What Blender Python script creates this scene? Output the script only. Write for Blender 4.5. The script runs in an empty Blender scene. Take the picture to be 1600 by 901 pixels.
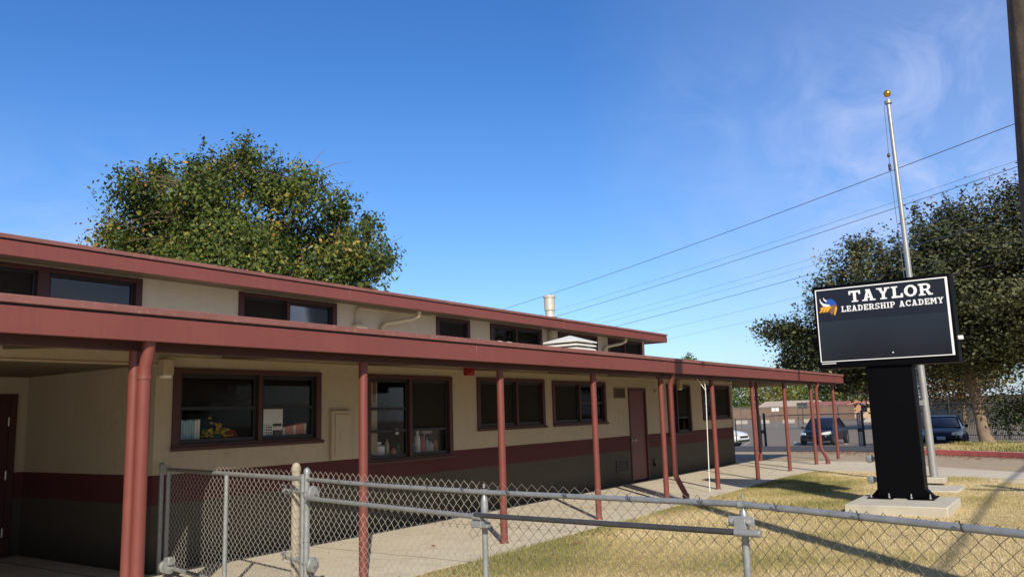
import bpy, bmesh, math, random
import numpy as np
from mathutils import Vector, Matrix
R = math.radians
S = bpy.context.scene
C = S.collection
random.seed(7)
rng = np.random.default_rng(11)

# ---------------------------------------------------------------- materials
def lin(c):
    c /= 255.0
    return c/12.92 if c <= 0.04045 else ((c+0.055)/1.055)**2.4
def rgb(r, g, b): return (lin(r), lin(g), lin(b), 1)

def nodes(name):
    m = bpy.data.materials.new(name); m.use_nodes = True
    return m, m.node_tree.nodes, m.node_tree.links, m.node_tree.nodes['Principled BSDF']

def coord(N, kind='Object'):
    return N.new('ShaderNodeTexCoord').outputs[kind]
def worldpos(N): return N.new('ShaderNodeNewGeometry').outputs['Position']

def noise(N, L, co, scale, detail=4, rough=.6, dist=0):
    n = N.new('ShaderNodeTexNoise'); n.inputs['Scale'].default_value = scale
    n.inputs['Detail'].default_value = detail; n.inputs['Roughness'].default_value = rough
    n.inputs['Distortion'].default_value = dist
    L.new(co, n.inputs['Vector']); return n.outputs['Fac']
def ramp(N, L, fac, stops):
    r = N.new('ShaderNodeValToRGB'); e = r.color_ramp.elements
    while len(e) > 1: e.remove(e[-1])
    e[0].position, e[0].color = stops[0]
    for p, c in stops[1:]:
        k = e.new(p); k.color = c
    L.new(fac, r.inputs['Fac']); return r.outputs['Color']
def mixc(N, L, fac, a, b, mode='MIX'):
    m = N.new('ShaderNodeMix'); m.data_type = 'RGBA'; m.blend_type = mode
    for s, v in ((m.inputs[0], fac), (m.inputs[6], a), (m.inputs[7], b)):
        if hasattr(v, 'is_linked') or hasattr(v, 'links'): L.new(v, s)
        else: s.default_value = v
    return m.outputs[2]
def math_(N, L, op, a, b=None, c=None):
    m = N.new('ShaderNodeMath'); m.operation = op
    for i, v in enumerate((a, b, c)):
        if v is None: continue
        if hasattr(v, 'links'): L.new(v, m.inputs[i])
        else: m.inputs[i].default_value = v
    return m.outputs[0]
def mapr(N, L, v, a, b, c=0., d=1.):
    m = N.new('ShaderNodeMapRange'); L.new(v, m.inputs[0])
    for i, x in enumerate((a, b, c, d)): m.inputs[i+1].default_value = x
    return m.outputs[0]
def vscale(N, L, co, s):
    m = N.new('ShaderNodeMapping'); L.new(co, m.inputs[0]); m.inputs['Scale'].default_value = s
    return m.outputs[0]
def bump(N, L, B, h, strength=.3, dist=.01):
    b = N.new('ShaderNodeBump'); b.inputs['Strength'].default_value = strength
    b.inputs['Distance'].default_value = dist
    L.new(h, b.inputs['Height']); L.new(b.outputs[0], B.inputs['Normal'])

def mk(name, col, rough=.6, var=.15, scale=3., metal=0., spec=.5, bmp=0., bscale=40., streak=0., dirt=None):
    m, N, L, B = nodes(name)
    co = worldpos(N)
    f = noise(N, L, co, scale, 6, .65)
    a = tuple(x*(1-var) for x in col[:3])+(1,); b = tuple(min(1, x*(1+var)) for x in col[:3])+(1,)
    c = ramp(N, L, f, [(.3, a), (.7, b)])
    if streak:
        s = noise(N, L, vscale(N, L, co, (9, 9, .6)), 2.5, 5, .6)
        k = mapr(N, L, s, .35, .75, 1-streak, 1.08)
        c = mixc(N, L, 1., c, ramp(N, L, k, [(0, (0, 0, 0, 1)), (1, (1, 1, 1, 1))]), 'MULTIPLY')
    if dirt:
        d = noise(N, L, co, 14, 8, .75)
        c = mixc(N, L, mapr(N, L, d, .56, .72, 0, dirt[1]), c, dirt[0])
    L.new(c, B.inputs['Base Color'])
    B.inputs['Roughness'].default_value = rough
    B.inputs['Metallic'].default_value = metal
    B.inputs['Specular IOR Level'].default_value = spec
    if bmp: bump(N, L, B, noise(N, L, co, bscale, 6, .6), bmp, .006)
    return m

M = {}
M['red'] = mk('red_paint', rgb(121, 65, 57), .5, .08, 1.2, bmp=.12, bscale=60, streak=.06, dirt=(rgb(92, 54, 50), .35))
M['redcap'] = mk('weathered_red_cap', rgb(128, 82, 74), .65, .18, 3, bmp=.3, bscale=30, dirt=(rgb(176, 150, 138), .5))
M['postred'] = mk('post_red_paint', rgb(117, 62, 54), .45, .09, 5, bmp=.06, bscale=80, dirt=(rgb(120, 60, 55), .25))
M['maroon'] = mk('maroon_trim', rgb(70, 36, 34), .55, .1, 4)
M['doorred'] = mk('door_red_paint', rgb(104, 56, 52), .5, .1, 3)
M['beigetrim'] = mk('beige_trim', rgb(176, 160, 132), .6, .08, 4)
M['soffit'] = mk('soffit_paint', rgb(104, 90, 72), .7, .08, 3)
M['black'] = mk('black_sash', rgb(26, 25, 27), .45, .1, 5)
M['darkroom'] = mk('dark_interior', rgb(52, 50, 50), .9, .2, 1)
M['screen'] = mk('insect_screen', rgb(42, 38, 34), .8, .12, 1, spec=.12)
M['galv'] = mk('galvanised_steel', rgb(148, 150, 148), .45, .18, 22, metal=.35, bmp=.08, bscale=90, dirt=(rgb(120, 116, 108), .6))
M['galvdark'] = mk('weathered_dark_pipe', rgb(70, 70, 70), .5, .2, 14, metal=.3, bmp=.1)
M['wiremid'] = mk('medium_chain_link_wire', rgb(132, 125, 110), .6, .15, 9, metal=.2)  # medium wire tone for the second fence bay
M['wiredark'] = mk('dark_chain_link_wire', rgb(100, 94, 84), .6, .15, 9, metal=.2)  # darker wire tone for the right-hand fence bays
M['wire'] = mk('chain_link_wire', rgb(178, 172, 158), .5, .12, 9, metal=.35)
M['peel'] = mk('peeling_beige_post', rgb(162, 150, 130), .7, .16, 25, bmp=.4, bscale=40, dirt=(rgb(88, 76, 64), .95))
M['white'] = mk('white_metal', rgb(232, 230, 222), .45, .05, 6, dirt=(rgb(170, 165, 155), .3))
M['hood'] = mk('hood_metal', rgb(215, 212, 203), .5, .06, 5)
M['plasticpipe'] = mk('painted_pipe', rgb(200, 182, 146), .5, .06, 8)
M['alarm'] = mk('alarm_red', rgb(150, 24, 28), .4, .05, 4)
M['signblack'] = mk('sign_black', rgb(3, 3, 5), .55, .2, 2, spec=.10)
M['navy'] = mk('sign_navy', rgb(22, 25, 37), .4, .06, 3)
M['signwhite'] = mk('sign_white', rgb(238, 238, 236), .4, .02, 4)
M['lblue'] = mk('emblem_blue', rgb(36, 82, 168), .4, .04, 4)
M['gold'] = mk('emblem_gold', rgb(228, 164, 40), .4, .04, 4)
M['brown'] = mk('emblem_brown', rgb(128, 92, 72), .5, .04, 4)
M['alu'] = mk('brushed_aluminium', rgb(178, 176, 170), .4, .08, 4, metal=.55, streak=.15)
M['goldball'] = mk('gold_ball', rgb(214, 160, 62), .28, .08, 6, metal=.8)
M['wood'] = mk('pole_wood', rgb(104, 88, 72), .85, .25, 6, bmp=.8, bscale=18, streak=.5)
M['cable'] = mk('cable_faded', rgb(80, 90, 112), .6, .05, 2)  # sky fade mixed into the colour, grey-blue instead of black
M['kerbred'] = mk('kerb_red', rgb(190, 98, 90), .7, .15, 3, dirt=(rgb(170, 130, 115), .6))
M['kerb'] = mk('kerb_concrete', rgb(170, 162, 146), .8, .15, 3)
M['tanwall'] = mk('tan_block_wall', rgb(150, 118, 94), .85, .1, .4)
M['roofred'] = mk('clay_roof', rgb(150, 92, 78), .8, .1, .5)
M['rooftan'] = mk('tan_roof', rgb(176, 160, 138), .8, .08, .5)
M['stucco'] = mk('house_stucco', rgb(196, 170, 134), .8, .06, .5)
M['orange'] = mk('orange_trim', rgb(190, 136, 98), .7, .06, 1)
M['pale'] = mk('pale_boards', rgb(172, 160, 140), .8, .2, .8, streak=.4)
M['iron'] = mk('black_iron', rgb(34, 34, 34), .5, .1, 4)
M['bark'] = mk('bark', rgb(128, 108, 88), .9, .25, 5, bmp=.9, bscale=22, dirt=(rgb(70, 58, 48), .6))
M['twig'] = mk('twig_bark', rgb(110, 92, 74), .9, .2, 5)
M['carblue'] = mk('car_paint_blue', rgb(14, 19, 36), .25, .03, 2, metal=.3)
M['cardark'] = mk('car_paint_dark', rgb(12, 18, 26), .28, .03, 2, metal=.3)
M['carwhite'] = mk('car_paint_white', rgb(226, 228, 228), .25, .02, 2)
M['carglass'] = mk('car_glass', rgb(18, 24, 38), .12, .05, 1, spec=.5)
M['rubber'] = mk('rubber', rgb(24, 24, 25), .8, .1, 5)
M['rim'] = mk('rim_metal', rgb(150, 150, 152), .35, .05, 5, metal=.7)
M['lamp'] = mk('headlight_lens', rgb(196, 196, 186), .15, .05, 5)
M['plate'] = mk('plate_white', rgb(210, 212, 216), .5, .1, 60)
M['teal'] = mk('teal_folder', rgb(170, 206, 210), .6, .15, 18)
M['paper'] = mk('paper', rgb(246, 243, 232), .7, .03, 5)
M['flower'] = mk('yellow_flower', rgb(244, 200, 60), .6, .25, 40)
M['coral'] = mk('coral_book', rgb(238, 160, 134), .6, .1, 30)
M['bluecloth'] = mk('blue_cloth', rgb(52, 78, 134), .8, .1, 6)
M['redcloth'] = mk('red_cloth', rgb(190, 74, 62), .8, .1, 6)
M['green'] = mk('green_plastic', rgb(46, 130, 104), .4, .1, 6)
M['pink'] = mk('pink_plastic', rgb(214, 96, 112), .4, .1, 6)
M['steel'] = mk('steel_hinge', rgb(190, 188, 184), .35, .05, 6, metal=.6)

def mat_glass(nm='window_glass', gc=(.34, .32, .29, 1), ior=1.3):
    m = bpy.data.materials.new(nm); m.use_nodes = True
    N, L = m.node_tree.nodes, m.node_tree.links
    N.clear(); o = N.new('ShaderNodeOutputMaterial')
    t = N.new('ShaderNodeBsdfTransparent'); t.inputs[0].default_value = (1, 1, 1, 1)
    g = N.new('ShaderNodeBsdfGlossy'); g.inputs['Roughness'].default_value = .03
    g.inputs[0].default_value = gc
    f = N.new('ShaderNodeFresnel'); f.inputs[0].default_value = ior
    x = N.new('ShaderNodeMixShader'); L.new(f.outputs[0], x.inputs[0])
    L.new(t.outputs[0], x.inputs[1]); L.new(g.outputs[0], x.inputs[2]); L.new(x.outputs[0], o.inputs[0])
    return m
M['glass'] = mat_glass(); M['glassup'] = mat_glass('upper_glass', (.80, .70, .62, 1), 1.5)

def mat_wall():
    m, N, L, B = nodes('banded_stucco_wall')
    p = worldpos(N)
    sx = N.new('ShaderNodeSeparateXYZ'); L.new(p, sx.inputs[0])
    wob = mapr(N, L, noise(N, L, p, 14, 3), 0, 1, -.006, .006)
    z = math_(N, L, 'ADD', sx.outputs[2], wob)
    big = noise(N, L, p, .8, 6, .7); fine = noise(N, L, p, 30, 5, .7)
    beige = mixc(N, L, big, rgb(166, 152, 128), rgb(194, 180, 156))
    stripe = mixc(N, L, big, rgb(80, 42, 43), rgb(93, 50, 50))
    low = mixc(N, L, big, rgb(76, 69, 58), rgb(88, 81, 69))
    a = mixc(N, L, math_(N, L, 'GREATER_THAN', z, .72), low, stripe)
    b = mixc(N, L, math_(N, L, 'GREATER_THAN', z, 1.035), a, beige)
    sp = noise(N, L, p, 7, 8, .8)
    b = mixc(N, L, mapr(N, L, sp, .56, .70, 0, .28), b, rgb(74, 62, 50))
    # grime close to the ground and faint vertical board joints
    g = mapr(N, L, math_(N, L, 'ADD', sx.outputs[2], mapr(N, L, fine, 0, 1, -.16, .16)), .0, .38, .5, 1)
    b = mixc(N, L, 1., b, ramp(N, L, g, [(0, (0, 0, 0, 1)), (1, (1, 1, 1, 1))]), 'MULTIPLY')
    st = noise(N, L, vscale(N, L, p, (6, 6, .35)), 3, 5, .6)
    k = mapr(N, L, st, .3, .75, .95, 1.02)
    b = mixc(N, L, 1., b, ramp(N, L, k, [(0, (0, 0, 0, 1)), (1, (1, 1, 1, 1))]), 'MULTIPLY')
    L.new(b, B.inputs['Base Color']); B.inputs['Roughness'].default_value = .75
    B.inputs['Specular IOR Level'].default_value = .25
    bump(N, L, B, fine, .35, .008)
    return m
M['wall'] = mat_wall()

def mat_ground(kind):
    m, N, L, B = nodes(kind)
    p = worldpos(N)
    n1 = noise(N, L, p, .35, 8, .7); n2 = noise(N, L, p, 3.2, 8, .75); n3 = noise(N, L, p, 45, 5, .7)
    if kind == 'concrete':
        c = mixc(N, L, n1, rgb(186, 174, 152), rgb(218, 206, 182))
        c = mixc(N, L, mapr(N, L, n2, .48, .72, 0, .7), c, rgb(164, 150, 128))
        c = mixc(N, L, mapr(N, L, n3, .55, .75, 0, .35), c, rgb(138, 122, 102))
        sx = N.new('ShaderNodeSeparateXYZ'); L.new(p, sx.inputs[0])
        j = math_(N, L, 'PINGPONG', math_(N, L, 'ADD', sx.outputs[0], .0), 1.22)
        c = mixc(N, L, math_(N, L, 'LESS_THAN', j, .011), c, rgb(112, 98, 82))
        bump(N, L, B, n3, .25, .006); r = .85
    elif kind == 'lawn':
        c = mixc(N, L, mapr(N, L, n1, .38, .62), rgb(178, 154, 104), rgb(208, 182, 130))
        c = mixc(N, L, mapr(N, L, n2, .5, .72, 0, .75), c, rgb(124, 104, 70))
        c = mixc(N, L, mapr(N, L, n3, .5, .8, 0, .5), c, rgb(222, 192, 128))
        bump(N, L, B, n3, .8, .03); r = .95
    elif kind == 'asphalt':
        c = mixc(N, L, n1, rgb(116, 106, 94), rgb(142, 130, 114))
        c = mixc(N, L, mapr(N, L, n2, .5, .75, 0, .5), c, rgb(132, 112, 92))
        c = mixc(N, L, mapr(N, L, n3, .55, .75, 0, .4), c, rgb(96, 88, 80))
        bump(N, L, B, n3, .3, .01); r = .9
    elif kind == 'dusty_drive':
        c = mixc(N, L, n1, rgb(160, 142, 118), rgb(180, 162, 136))
        c = mixc(N, L, mapr(N, L, n2, .5, .75, 0, .8), c, rgb(144, 118, 92))
        c = mixc(N, L, mapr(N, L, n3, .55, .75, 0, .5), c, rgb(92, 74, 58))
        bump(N, L, B, n3, .4, .01); r = .9
    else:
        c = mixc(N, L, n2, rgb(92, 76, 58), rgb(140, 118, 90)); r = .95
        bump(N, L, B, n3, .6, .02)
    L.new(c, B.inputs['Base Color']); B.inputs['Roughness'].default_value = r
    B.inputs['Specular IOR Level'].default_value = .2
    return m
M['darkground'] = mk('dark_ground', rgb(70, 66, 66), .9, .2, 2, bmp=.3, bscale=60, dirt=(rgb(104, 84, 68), .5))  # darker than the ground around it
for k in ('concrete', 'lawn', 'asphalt', 'dusty_drive', 'soil'): M[k] = mat_ground(k)

def mat_leaf(name, stops, trans=.35, rough=.55):
    m, N, L, B = nodes(name)
    a = N.new('ShaderNodeAttribute'); a.attribute_name = 'tint'
    c = ramp(N, L, a.outputs['Fac'], stops)
    L.new(c, B.inputs['Base Color']); B.inputs['Roughness'].default_value = rough
    B.inputs['Specular IOR Level'].default_value = .35
    t = N.new('ShaderNodeBsdfTranslucent'); L.new(c, t.inputs[0])
    x = N.new('ShaderNodeMixShader'); x.inputs[0].default_value = trans
    o = [n for n in N if n.type == 'OUTPUT_MATERIAL'][0]
    L.new(B.outputs[0], x.inputs[1]); L.new(t.outputs[0], x.inputs[2]); L.new(x.outputs[0], o.inputs[0])
    return m
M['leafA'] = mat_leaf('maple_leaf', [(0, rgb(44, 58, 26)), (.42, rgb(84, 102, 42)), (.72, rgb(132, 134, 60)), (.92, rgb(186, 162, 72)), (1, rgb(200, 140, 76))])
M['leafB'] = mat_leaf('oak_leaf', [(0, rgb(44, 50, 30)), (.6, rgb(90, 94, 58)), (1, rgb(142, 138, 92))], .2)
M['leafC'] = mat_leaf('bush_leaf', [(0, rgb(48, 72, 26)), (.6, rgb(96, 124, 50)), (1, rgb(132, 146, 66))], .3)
M['leafD'] = mat_leaf('brown_leaf', [(0, rgb(60, 52, 34)), (.6, rgb(96, 80, 46)), (1, rgb(146, 112, 62))], .3)
M['leafY'] = mat_leaf('yellow_leaf', [(0, rgb(82, 90, 34)), (.6, rgb(136, 132, 54)), (1, rgb(184, 160, 70))], .3)
M['blade'] = mat_leaf('grass_blade', [(0, rgb(92, 106, 48)), (.35, rgb(156, 150, 88)), (.7, rgb(210, 190, 138)), (1, rgb(240, 224, 186))], .2, .8)
M['fallen'] = mat_leaf('fallen_leaf', [(0, rgb(120, 62, 34)), (1, rgb(196, 120, 66))], .1)

# ---------------------------------------------------------------- mesh helpers
LOC = {}
class MB:
    def __init__(s): s.v = []; s.f = []; s.w = 0
    def add(s, vs, fs):
        o = len(s.v); s.v += [tuple(v) for v in vs]; s.f += [tuple(i+o for i in f) for f in fs]; return s
    def box(s, x0, x1, y0, y1, z0, z1):
        v = [(x, y, z) for x in (x0, x1) for y in (y0, y1) for z in (z0, z1)]
        return s.add(v, [(0, 1, 3, 2), (4, 6, 7, 5), (0, 4, 5, 1), (2, 3, 7, 6), (0, 2, 6, 4), (1, 5, 7, 3)])
    def quad(s, a, b, c, d): return s.add([a, b, c, d], [(0, 1, 2, 3)])
    def poly(s, pts): return s.add(pts, [tuple(range(len(pts)))])
    def prism(s, pts, z0, z1):
        n = len(pts)
        v = [(x, y, z0) for x, y in pts]+[(x, y, z1) for x, y in pts]
        f = [tuple(range(n-1, -1, -1)), tuple(range(n, 2*n))]+[(i, (i+1) % n, n+(i+1) % n, n+i) for i in range(n)]
        return s.add(v, f)
    def tube(s, pts, rad, n=12, caps=True):
        pts = [Vector(p) for p in pts]
        if not hasattr(rad, '__len__'): rad = [rad]*len(pts)
        rings = []; up = None
        for i, p in enumerate(pts):
            if i == 0: d = pts[1]-p
            elif i == len(pts)-1: d = p-pts[i-1]
            else: d = (pts[i+1]-p).normalized()+(p-pts[i-1]).normalized()
            d.normalize()
            if up is None:
                up = Vector((0, 0, 1)) if abs(d.z) < .9 else Vector((1, 0, 0))
            a = up.cross(d)
            if a.length < 1e-4: a = Vector((1, 0, 0)).cross(d)
            a.normalize(); b = d.cross(a); up = b
            rings.append([p+a*math.cos(2*math.pi*k/n)*rad[i]+b*math.sin(2*math.pi*k/n)*rad[i] for k in range(n)])
        v = [q for r in rings for q in r]; f = []
        for i in range(len(pts)-1):
            for k in range(n):
                f.append((i*n+k, i*n+(k+1) % n, (i+1)*n+(k+1) % n, (i+1)*n+k))
        if caps:
            f.append(tuple(range(n-1, -1, -1))); f.append(tuple((len(pts)-1)*n+k for k in range(n)))
        return s.add(v, f)
    def lathe(s, c, prof, n=16, axis='z'):
        v = []; f = []
        for r, h in prof:
            for k in range(n):
                a = 2*math.pi*k/n; x, y = r*math.cos(a), r*math.sin(a)
                v.append({'z': (c[0]+x, c[1]+y, c[2]+h), 'x': (c[0]+h, c[1]+x, c[2]+y), 'y': (c[0]+x, c[1]+h, c[2]+y)}[axis])
        for i in range(len(prof)-1):
            for k in range(n): f.append((i*n+k, i*n+(k+1) % n, (i+1)*n+(k+1) % n, (i+1)*n+k))
        f.append(tuple(range(n-1, -1, -1))); f.append(tuple((len(prof)-1)*n+k for k in range(n)))
        return s.add(v, f)
    def build(s, name, m, parent=None, bevel=0, smooth=True, local=False, origin=None):
        v = s.v; o3 = (0, 0, 0)
        if parent is not None:
            if not local: o3 = LOC[parent]
        elif origin is None:
            a = np.array(v); o3 = ((a[:, 0].min()+a[:, 0].max())/2, (a[:, 1].min()+a[:, 1].max())/2, a[:, 2].min())
        else: o3 = origin
        a = np.array(v, dtype=float)-np.array(o3)
        me = bpy.data.meshes.new(name); me.from_pydata(a.tolist(), [], s.f); me.update()
        bm = bmesh.new(); bm.from_mesh(me); bmesh.ops.recalc_face_normals(bm, faces=bm.faces); bm.to_mesh(me); bm.free()
        if m is not None: me.materials.append(M[m])
        if smooth:
            me.shade_smooth(); me.set_sharp_from_angle(angle=R(38))
        ob = bpy.data.objects.new(name, me); C.objects.link(ob)
        if parent is not None: ob.parent = parent; LOC[ob] = o3
        else: ob.location = o3; LOC[ob] = tuple(o3)
        if bevel:
            b = ob.modifiers.new('bevel', 'BEVEL'); b.width = bevel; b.segments = 2; b.limit_method = 'ANGLE'
            b.angle_limit = R(50)
        return ob

def tag(o, label, cat, group=None, kind=None):
    o['label'] = label; o['category'] = cat
    if group: o['group'] = group
    if kind: o['kind'] = kind
    return o
def thing(name, label, cat, loc=(0, 0, 0), rz=0, group=None):
    o = bpy.data.objects.new(name, None); C.objects.link(o); o.empty_display_size = .2
    o.location = loc; o.rotation_euler = (0, 0, rz); LOC[o] = tuple(loc)
    return tag(o, label, cat, group)
def struct(o): o['kind'] = 'structure'; return o

def fast_mesh(name, V, F, m, parent=None, tint=None, origin=(0, 0, 0)):
    """V (n,3), F (m,k) numpy arrays"""
    me = bpy.data.meshes.new(name)
    if parent is not None: origin = LOC[parent]
    V = np.asarray(V, dtype=np.float32)-np.array(origin, dtype=np.float32)
    F = np.asarray(F, dtype=np.int32); k = F.shape[1]
    me.vertices.add(len(V)); me.vertices.foreach_set('co', V.ravel())
    me.loops.add(F.size); me.loops.foreach_set('vertex_index', F.ravel())
    me.polygons.add(len(F)); me.polygons.foreach_set('loop_start', np.arange(0, F.size, k, dtype=np.int32))
    if tint is not None:
        a = me.attributes.new('tint', 'FLOAT', 'FACE'); a.data.foreach_set('value', np.asarray(tint, dtype=np.float32))
    me.update(calc_edges=True); me.validate()
    me.materials.append(M[m])
    ob = bpy.data.objects.new(name, me); C.objects.link(ob)
    if parent is not None: ob.parent = parent; LOC[ob] = LOC[parent]
    else: ob.location = origin; LOC[ob] = tuple(origin)
    return ob

# ---------------------------------------------------------------- sun, sky, camera
SUN_AZ, SUN_EL = 43.5, 32.5       # light travels towards this azimuth
d = Vector((math.cos(R(SUN_AZ))*math.cos(R(SUN_EL)), math.sin(R(SUN_AZ))*math.cos(R(SUN_EL)), -math.sin(R(SUN_EL))))
sl = bpy.data.lights.new('sun', 'SUN'); sl.energy = 5.2; sl.angle = R(.53); sl.color = (1, .93, .81)
so = bpy.data.objects.new('sun', sl); C.objects.link(so); so.rotation_euler = d.to_track_quat('-Z', 'Y').to_euler()
so.location = (-10, -10, 20)
w = bpy.data.worlds.new('World'); S.world = w; w.use_nodes = True
N, L = w.node_tree.nodes, w.node_tree.links
bg = N['Background']; sky = N.new('ShaderNodeTexSky'); sky.sky_type = 'NISHITA'; sky.sun_disc = False
sky.sun_elevation = R(SUN_EL); sky.sun_rotation = math.atan2(-d.x, -d.y) % (2*math.pi)
sky.air_density = 1.0; sky.dust_density = .6; sky.ozone_density = 1.6; sky.altitude = 0
tc = N.new('ShaderNodeTexCoord').outputs['Generated']
sep = N.new('ShaderNodeSeparateXYZ'); L.new(tc, sep.inputs[0])
# thin cirrus, streaky, stronger towards -Y (the right of the picture)
mp = N.new('ShaderNodeMapping'); L.new(tc, mp.inputs[0]); mp.inputs['Rotation'].default_value = (0, R(30), R(35)); mp.inputs['Scale'].default_value = (1, 2.6, 3.4)
c1 = noise(N, L, mp.outputs[0], 2.6, 9, .62, 1.2)
c2 = noise(N, L, tc, 1.4, 3, .5)
az = math_(N, L, 'SUBTRACT', sep.outputs[1], math_(N, L, 'MULTIPLY', sep.outputs[0], .42))
mask = mapr(N, L, az, .12, -.38)
cl = math_(N, L, 'MULTIPLY', mapr(N, L, c1, .42, .78), mask)
cl = math_(N, L, 'MULTIPLY', cl, mapr(N, L, c2, .38, .62))
lowl = math_(N, L, 'MULTIPLY', mapr(N, L, sep.outputs[2], .34, .16), mapr(N, L, az, .35, .6))
lowl = math_(N, L, 'MULTIPLY', lowl, mapr(N, L, c1, .4, .7, 0, .6))
haze = math_(N, L, 'MULTIPLY', mask, .24)
hz = math_(N, L, 'MULTIPLY', mapr(N, L, sep.outputs[2], .40, .0, 0, 1), .16)
tot = math_(N, L, 'ADD', math_(N, L, 'ADD', math_(N, L, 'MULTIPLY', cl, .95), haze), lowl)
hs = N.new('ShaderNodeHueSaturation'); hs.inputs['Saturation'].default_value = 1.3; hs.inputs['Value'].default_value = 1.0
L.new(sky.outputs[0], hs.inputs['Color'])
tint = mixc(N, L, 1., hs.outputs[0], (.84, 1.0, 1.30, 1), 'MULTIPLY')
s1 = mixc(N, L, hz, tint, (3.4, 5.4, 7.7, 1))
s2 = mixc(N, L, tot, s1, (4.9, 5.65, 8.3, 1))
dt = math_(N, L, 'ADD', math_(N, L, 'MULTIPLY', sep.outputs[0], d.x), math_(N, L, 'MULTIPLY', sep.outputs[1], d.y))
dk = mapr(N, L, dt, -.1, -.8, 1, .5)  # sky dimmed on the sunward side to deepen shade on the walls
s3 = mixc(N, L, 1., s2, ramp(N, L, dk, [(0, (0, 0, 0, 1)), (1, (1, 1, 1, 1))]), 'MULTIPLY')
L.new(s3, bg.inputs[0]); bg.inputs[1].default_value = .125

cam = bpy.data.cameras.new('camera'); co_ = bpy.data.objects.new('camera', cam); C.objects.link(co_); S.camera = co_
cam.sensor_width = 36; cam.lens = 1275/1600*36; cam.clip_end = 2000; cam.clip_start = .05
Rm = [[0.5689723899808594, 0.1089997668446478, 0.8151008957590964], [-0.8218338147368874, 0.11070463369688258, 0.558868200055303], [-0.02931894258809562, -0.9878580540269191, 0.15256757420783906]]
mw = Matrix.Identity(4)
for i in range(3):
    mw[i][0] = Rm[i][0]; mw[i][1] = -Rm[i][1]; mw[i][2] = -Rm[i][2]
mw[2][3] = 1.575
co_.matrix_world = mw
S.view_settings.view_transform = 'Standard'; S.view_settings.look = 'None'; S.view_settings.exposure = 0
S.render.resolution_x = 1024; S.render.resolution_y = 576

# ---------------------------------------------------------------- ground
def sheet(name, pts, z, m):
    mb = MB(); mb.poly([(x, y, z) for x, y in pts]); return struct(mb.build(name, m, smooth=False, origin=(0, 0, 0)))
def zg(x):    # the parking lot falls away from the school
    return float(np.interp(x, [31.7, 41, 48], [-.06, -.43, -.62]))
mb = MB(); gx = [-300, 31.7, 41, 48, 900]
for a, b in zip(gx[:-1], gx[1:]): mb.quad((a, -400, zg(a)), (b, -400, zg(b)), (b, 900, zg(b)), (a, 900, zg(a)))
struct(mb.build('ground', 'asphalt', smooth=False, origin=(0, 0, 0)))
# driveway between the cross walk and the red kerb
WALKX = [(24.6, 16), (24.6, 5.4), (24.45, 4.9), (22.95, 3.3), (21.3, 1.2), (18.0, -3.0), (16, -5.5)]
KERB = [(29.6, 5.0), (29.4, 4.23), (27.5, 1.5), (24.3, -3.0), (22.5, -5.5)]
sheet('driveway', WALKX+[(22.0, -5.5), (31.6, 8.2), (31.2, 16)], -.052, 'dusty_drive')
# lawn
sheet('lawn', [(4.0, -4.8), (17.0, -4.8), (19.5, .3), (20.3, 2.95), (21.1, 4.5), (21.1, 5.75), (4.0, 5.75)], -.004, 'lawn')
# walkway slab, its ragged lawn edge, alcove floor, cross walk
mb = MB()
edge = []
x = 25.0
ex = [(20.85, 5.55), (20.2, 5.68)]
xs = np.arange(19.6, 2.9, -.3)
for xx in xs: ex.append((xx, 5.70+.035*math.sin(xx*2.1)+random.uniform(-.02, .02)))
walk = [(-4, 5.7), (-4, 11.3), (5.22, 11.3), (5.22, 8.38), (23.38, 8.38), (23.38, 16), (24.6, 16), (24.6, 5.4), (24.45, 4.9), (22.95, 3.3), (21.3, 1.2), (18.0, -3.0), (15.6, -3.0), (18.5, 1.08), (20.15, 2.95), (20.8, 4.1), (20.95, 4.9)]+ex
mb.prism(walk, -.05, .004)
struct(mb.build('walkway', 'concrete', smooth=False, origin=(0, 0, 0)))
sheet('pavement', [(-30, -4.8), (3.3, -4.8), (3.3, 1.0), (3.9, 5.69), (-30, 5.69)], .0, 'concrete')
# red kerb and grass strip behind it
mb = MB()
off = lambda p, k: (p[0]+k*.8, p[1]-k*.55)
pts = KERB+[off(p, .18) for p in reversed(KERB)]
mb.prism(pts, -.06, .09); struct(mb.build('red_kerb', 'kerbred', bevel=.01, origin=(0, 0, 0)))
mb = MB(); mb.prism([off(p, .09) for p in KERB]+[off(p, .19) for p in reversed(KERB)], .05, .095); struct(mb.build('kerb_top', 'kerb', bevel=.005, origin=(0, 0, 0)))
sheet('dark_band', [(30.6, 6.3), (31.4, 5.2), (34.5, 6.2), (34.8, 16), (30.4, 16)], -.042, 'darkground')  # dark band laid over the ground at the lot entrance
inner = [off(p, .2) for p in KERB]; outer = [(33.6, 4.4), (33.8, 1.0), (34.5, -5.5)]
mb = MB(); mb.prism(inner+outer[::-1], -.055, .075); struct(mb.build('grass_strip', 'lawn', smooth=False, origin=(0, 0, 0)))
sheet('soil_bed', [(33.5, 4.9), (35.5, 5.6), (36.6, -1.0), (37.0, -8), (34.2, -8), (33.6, 1)], .02, 'soil')

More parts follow.
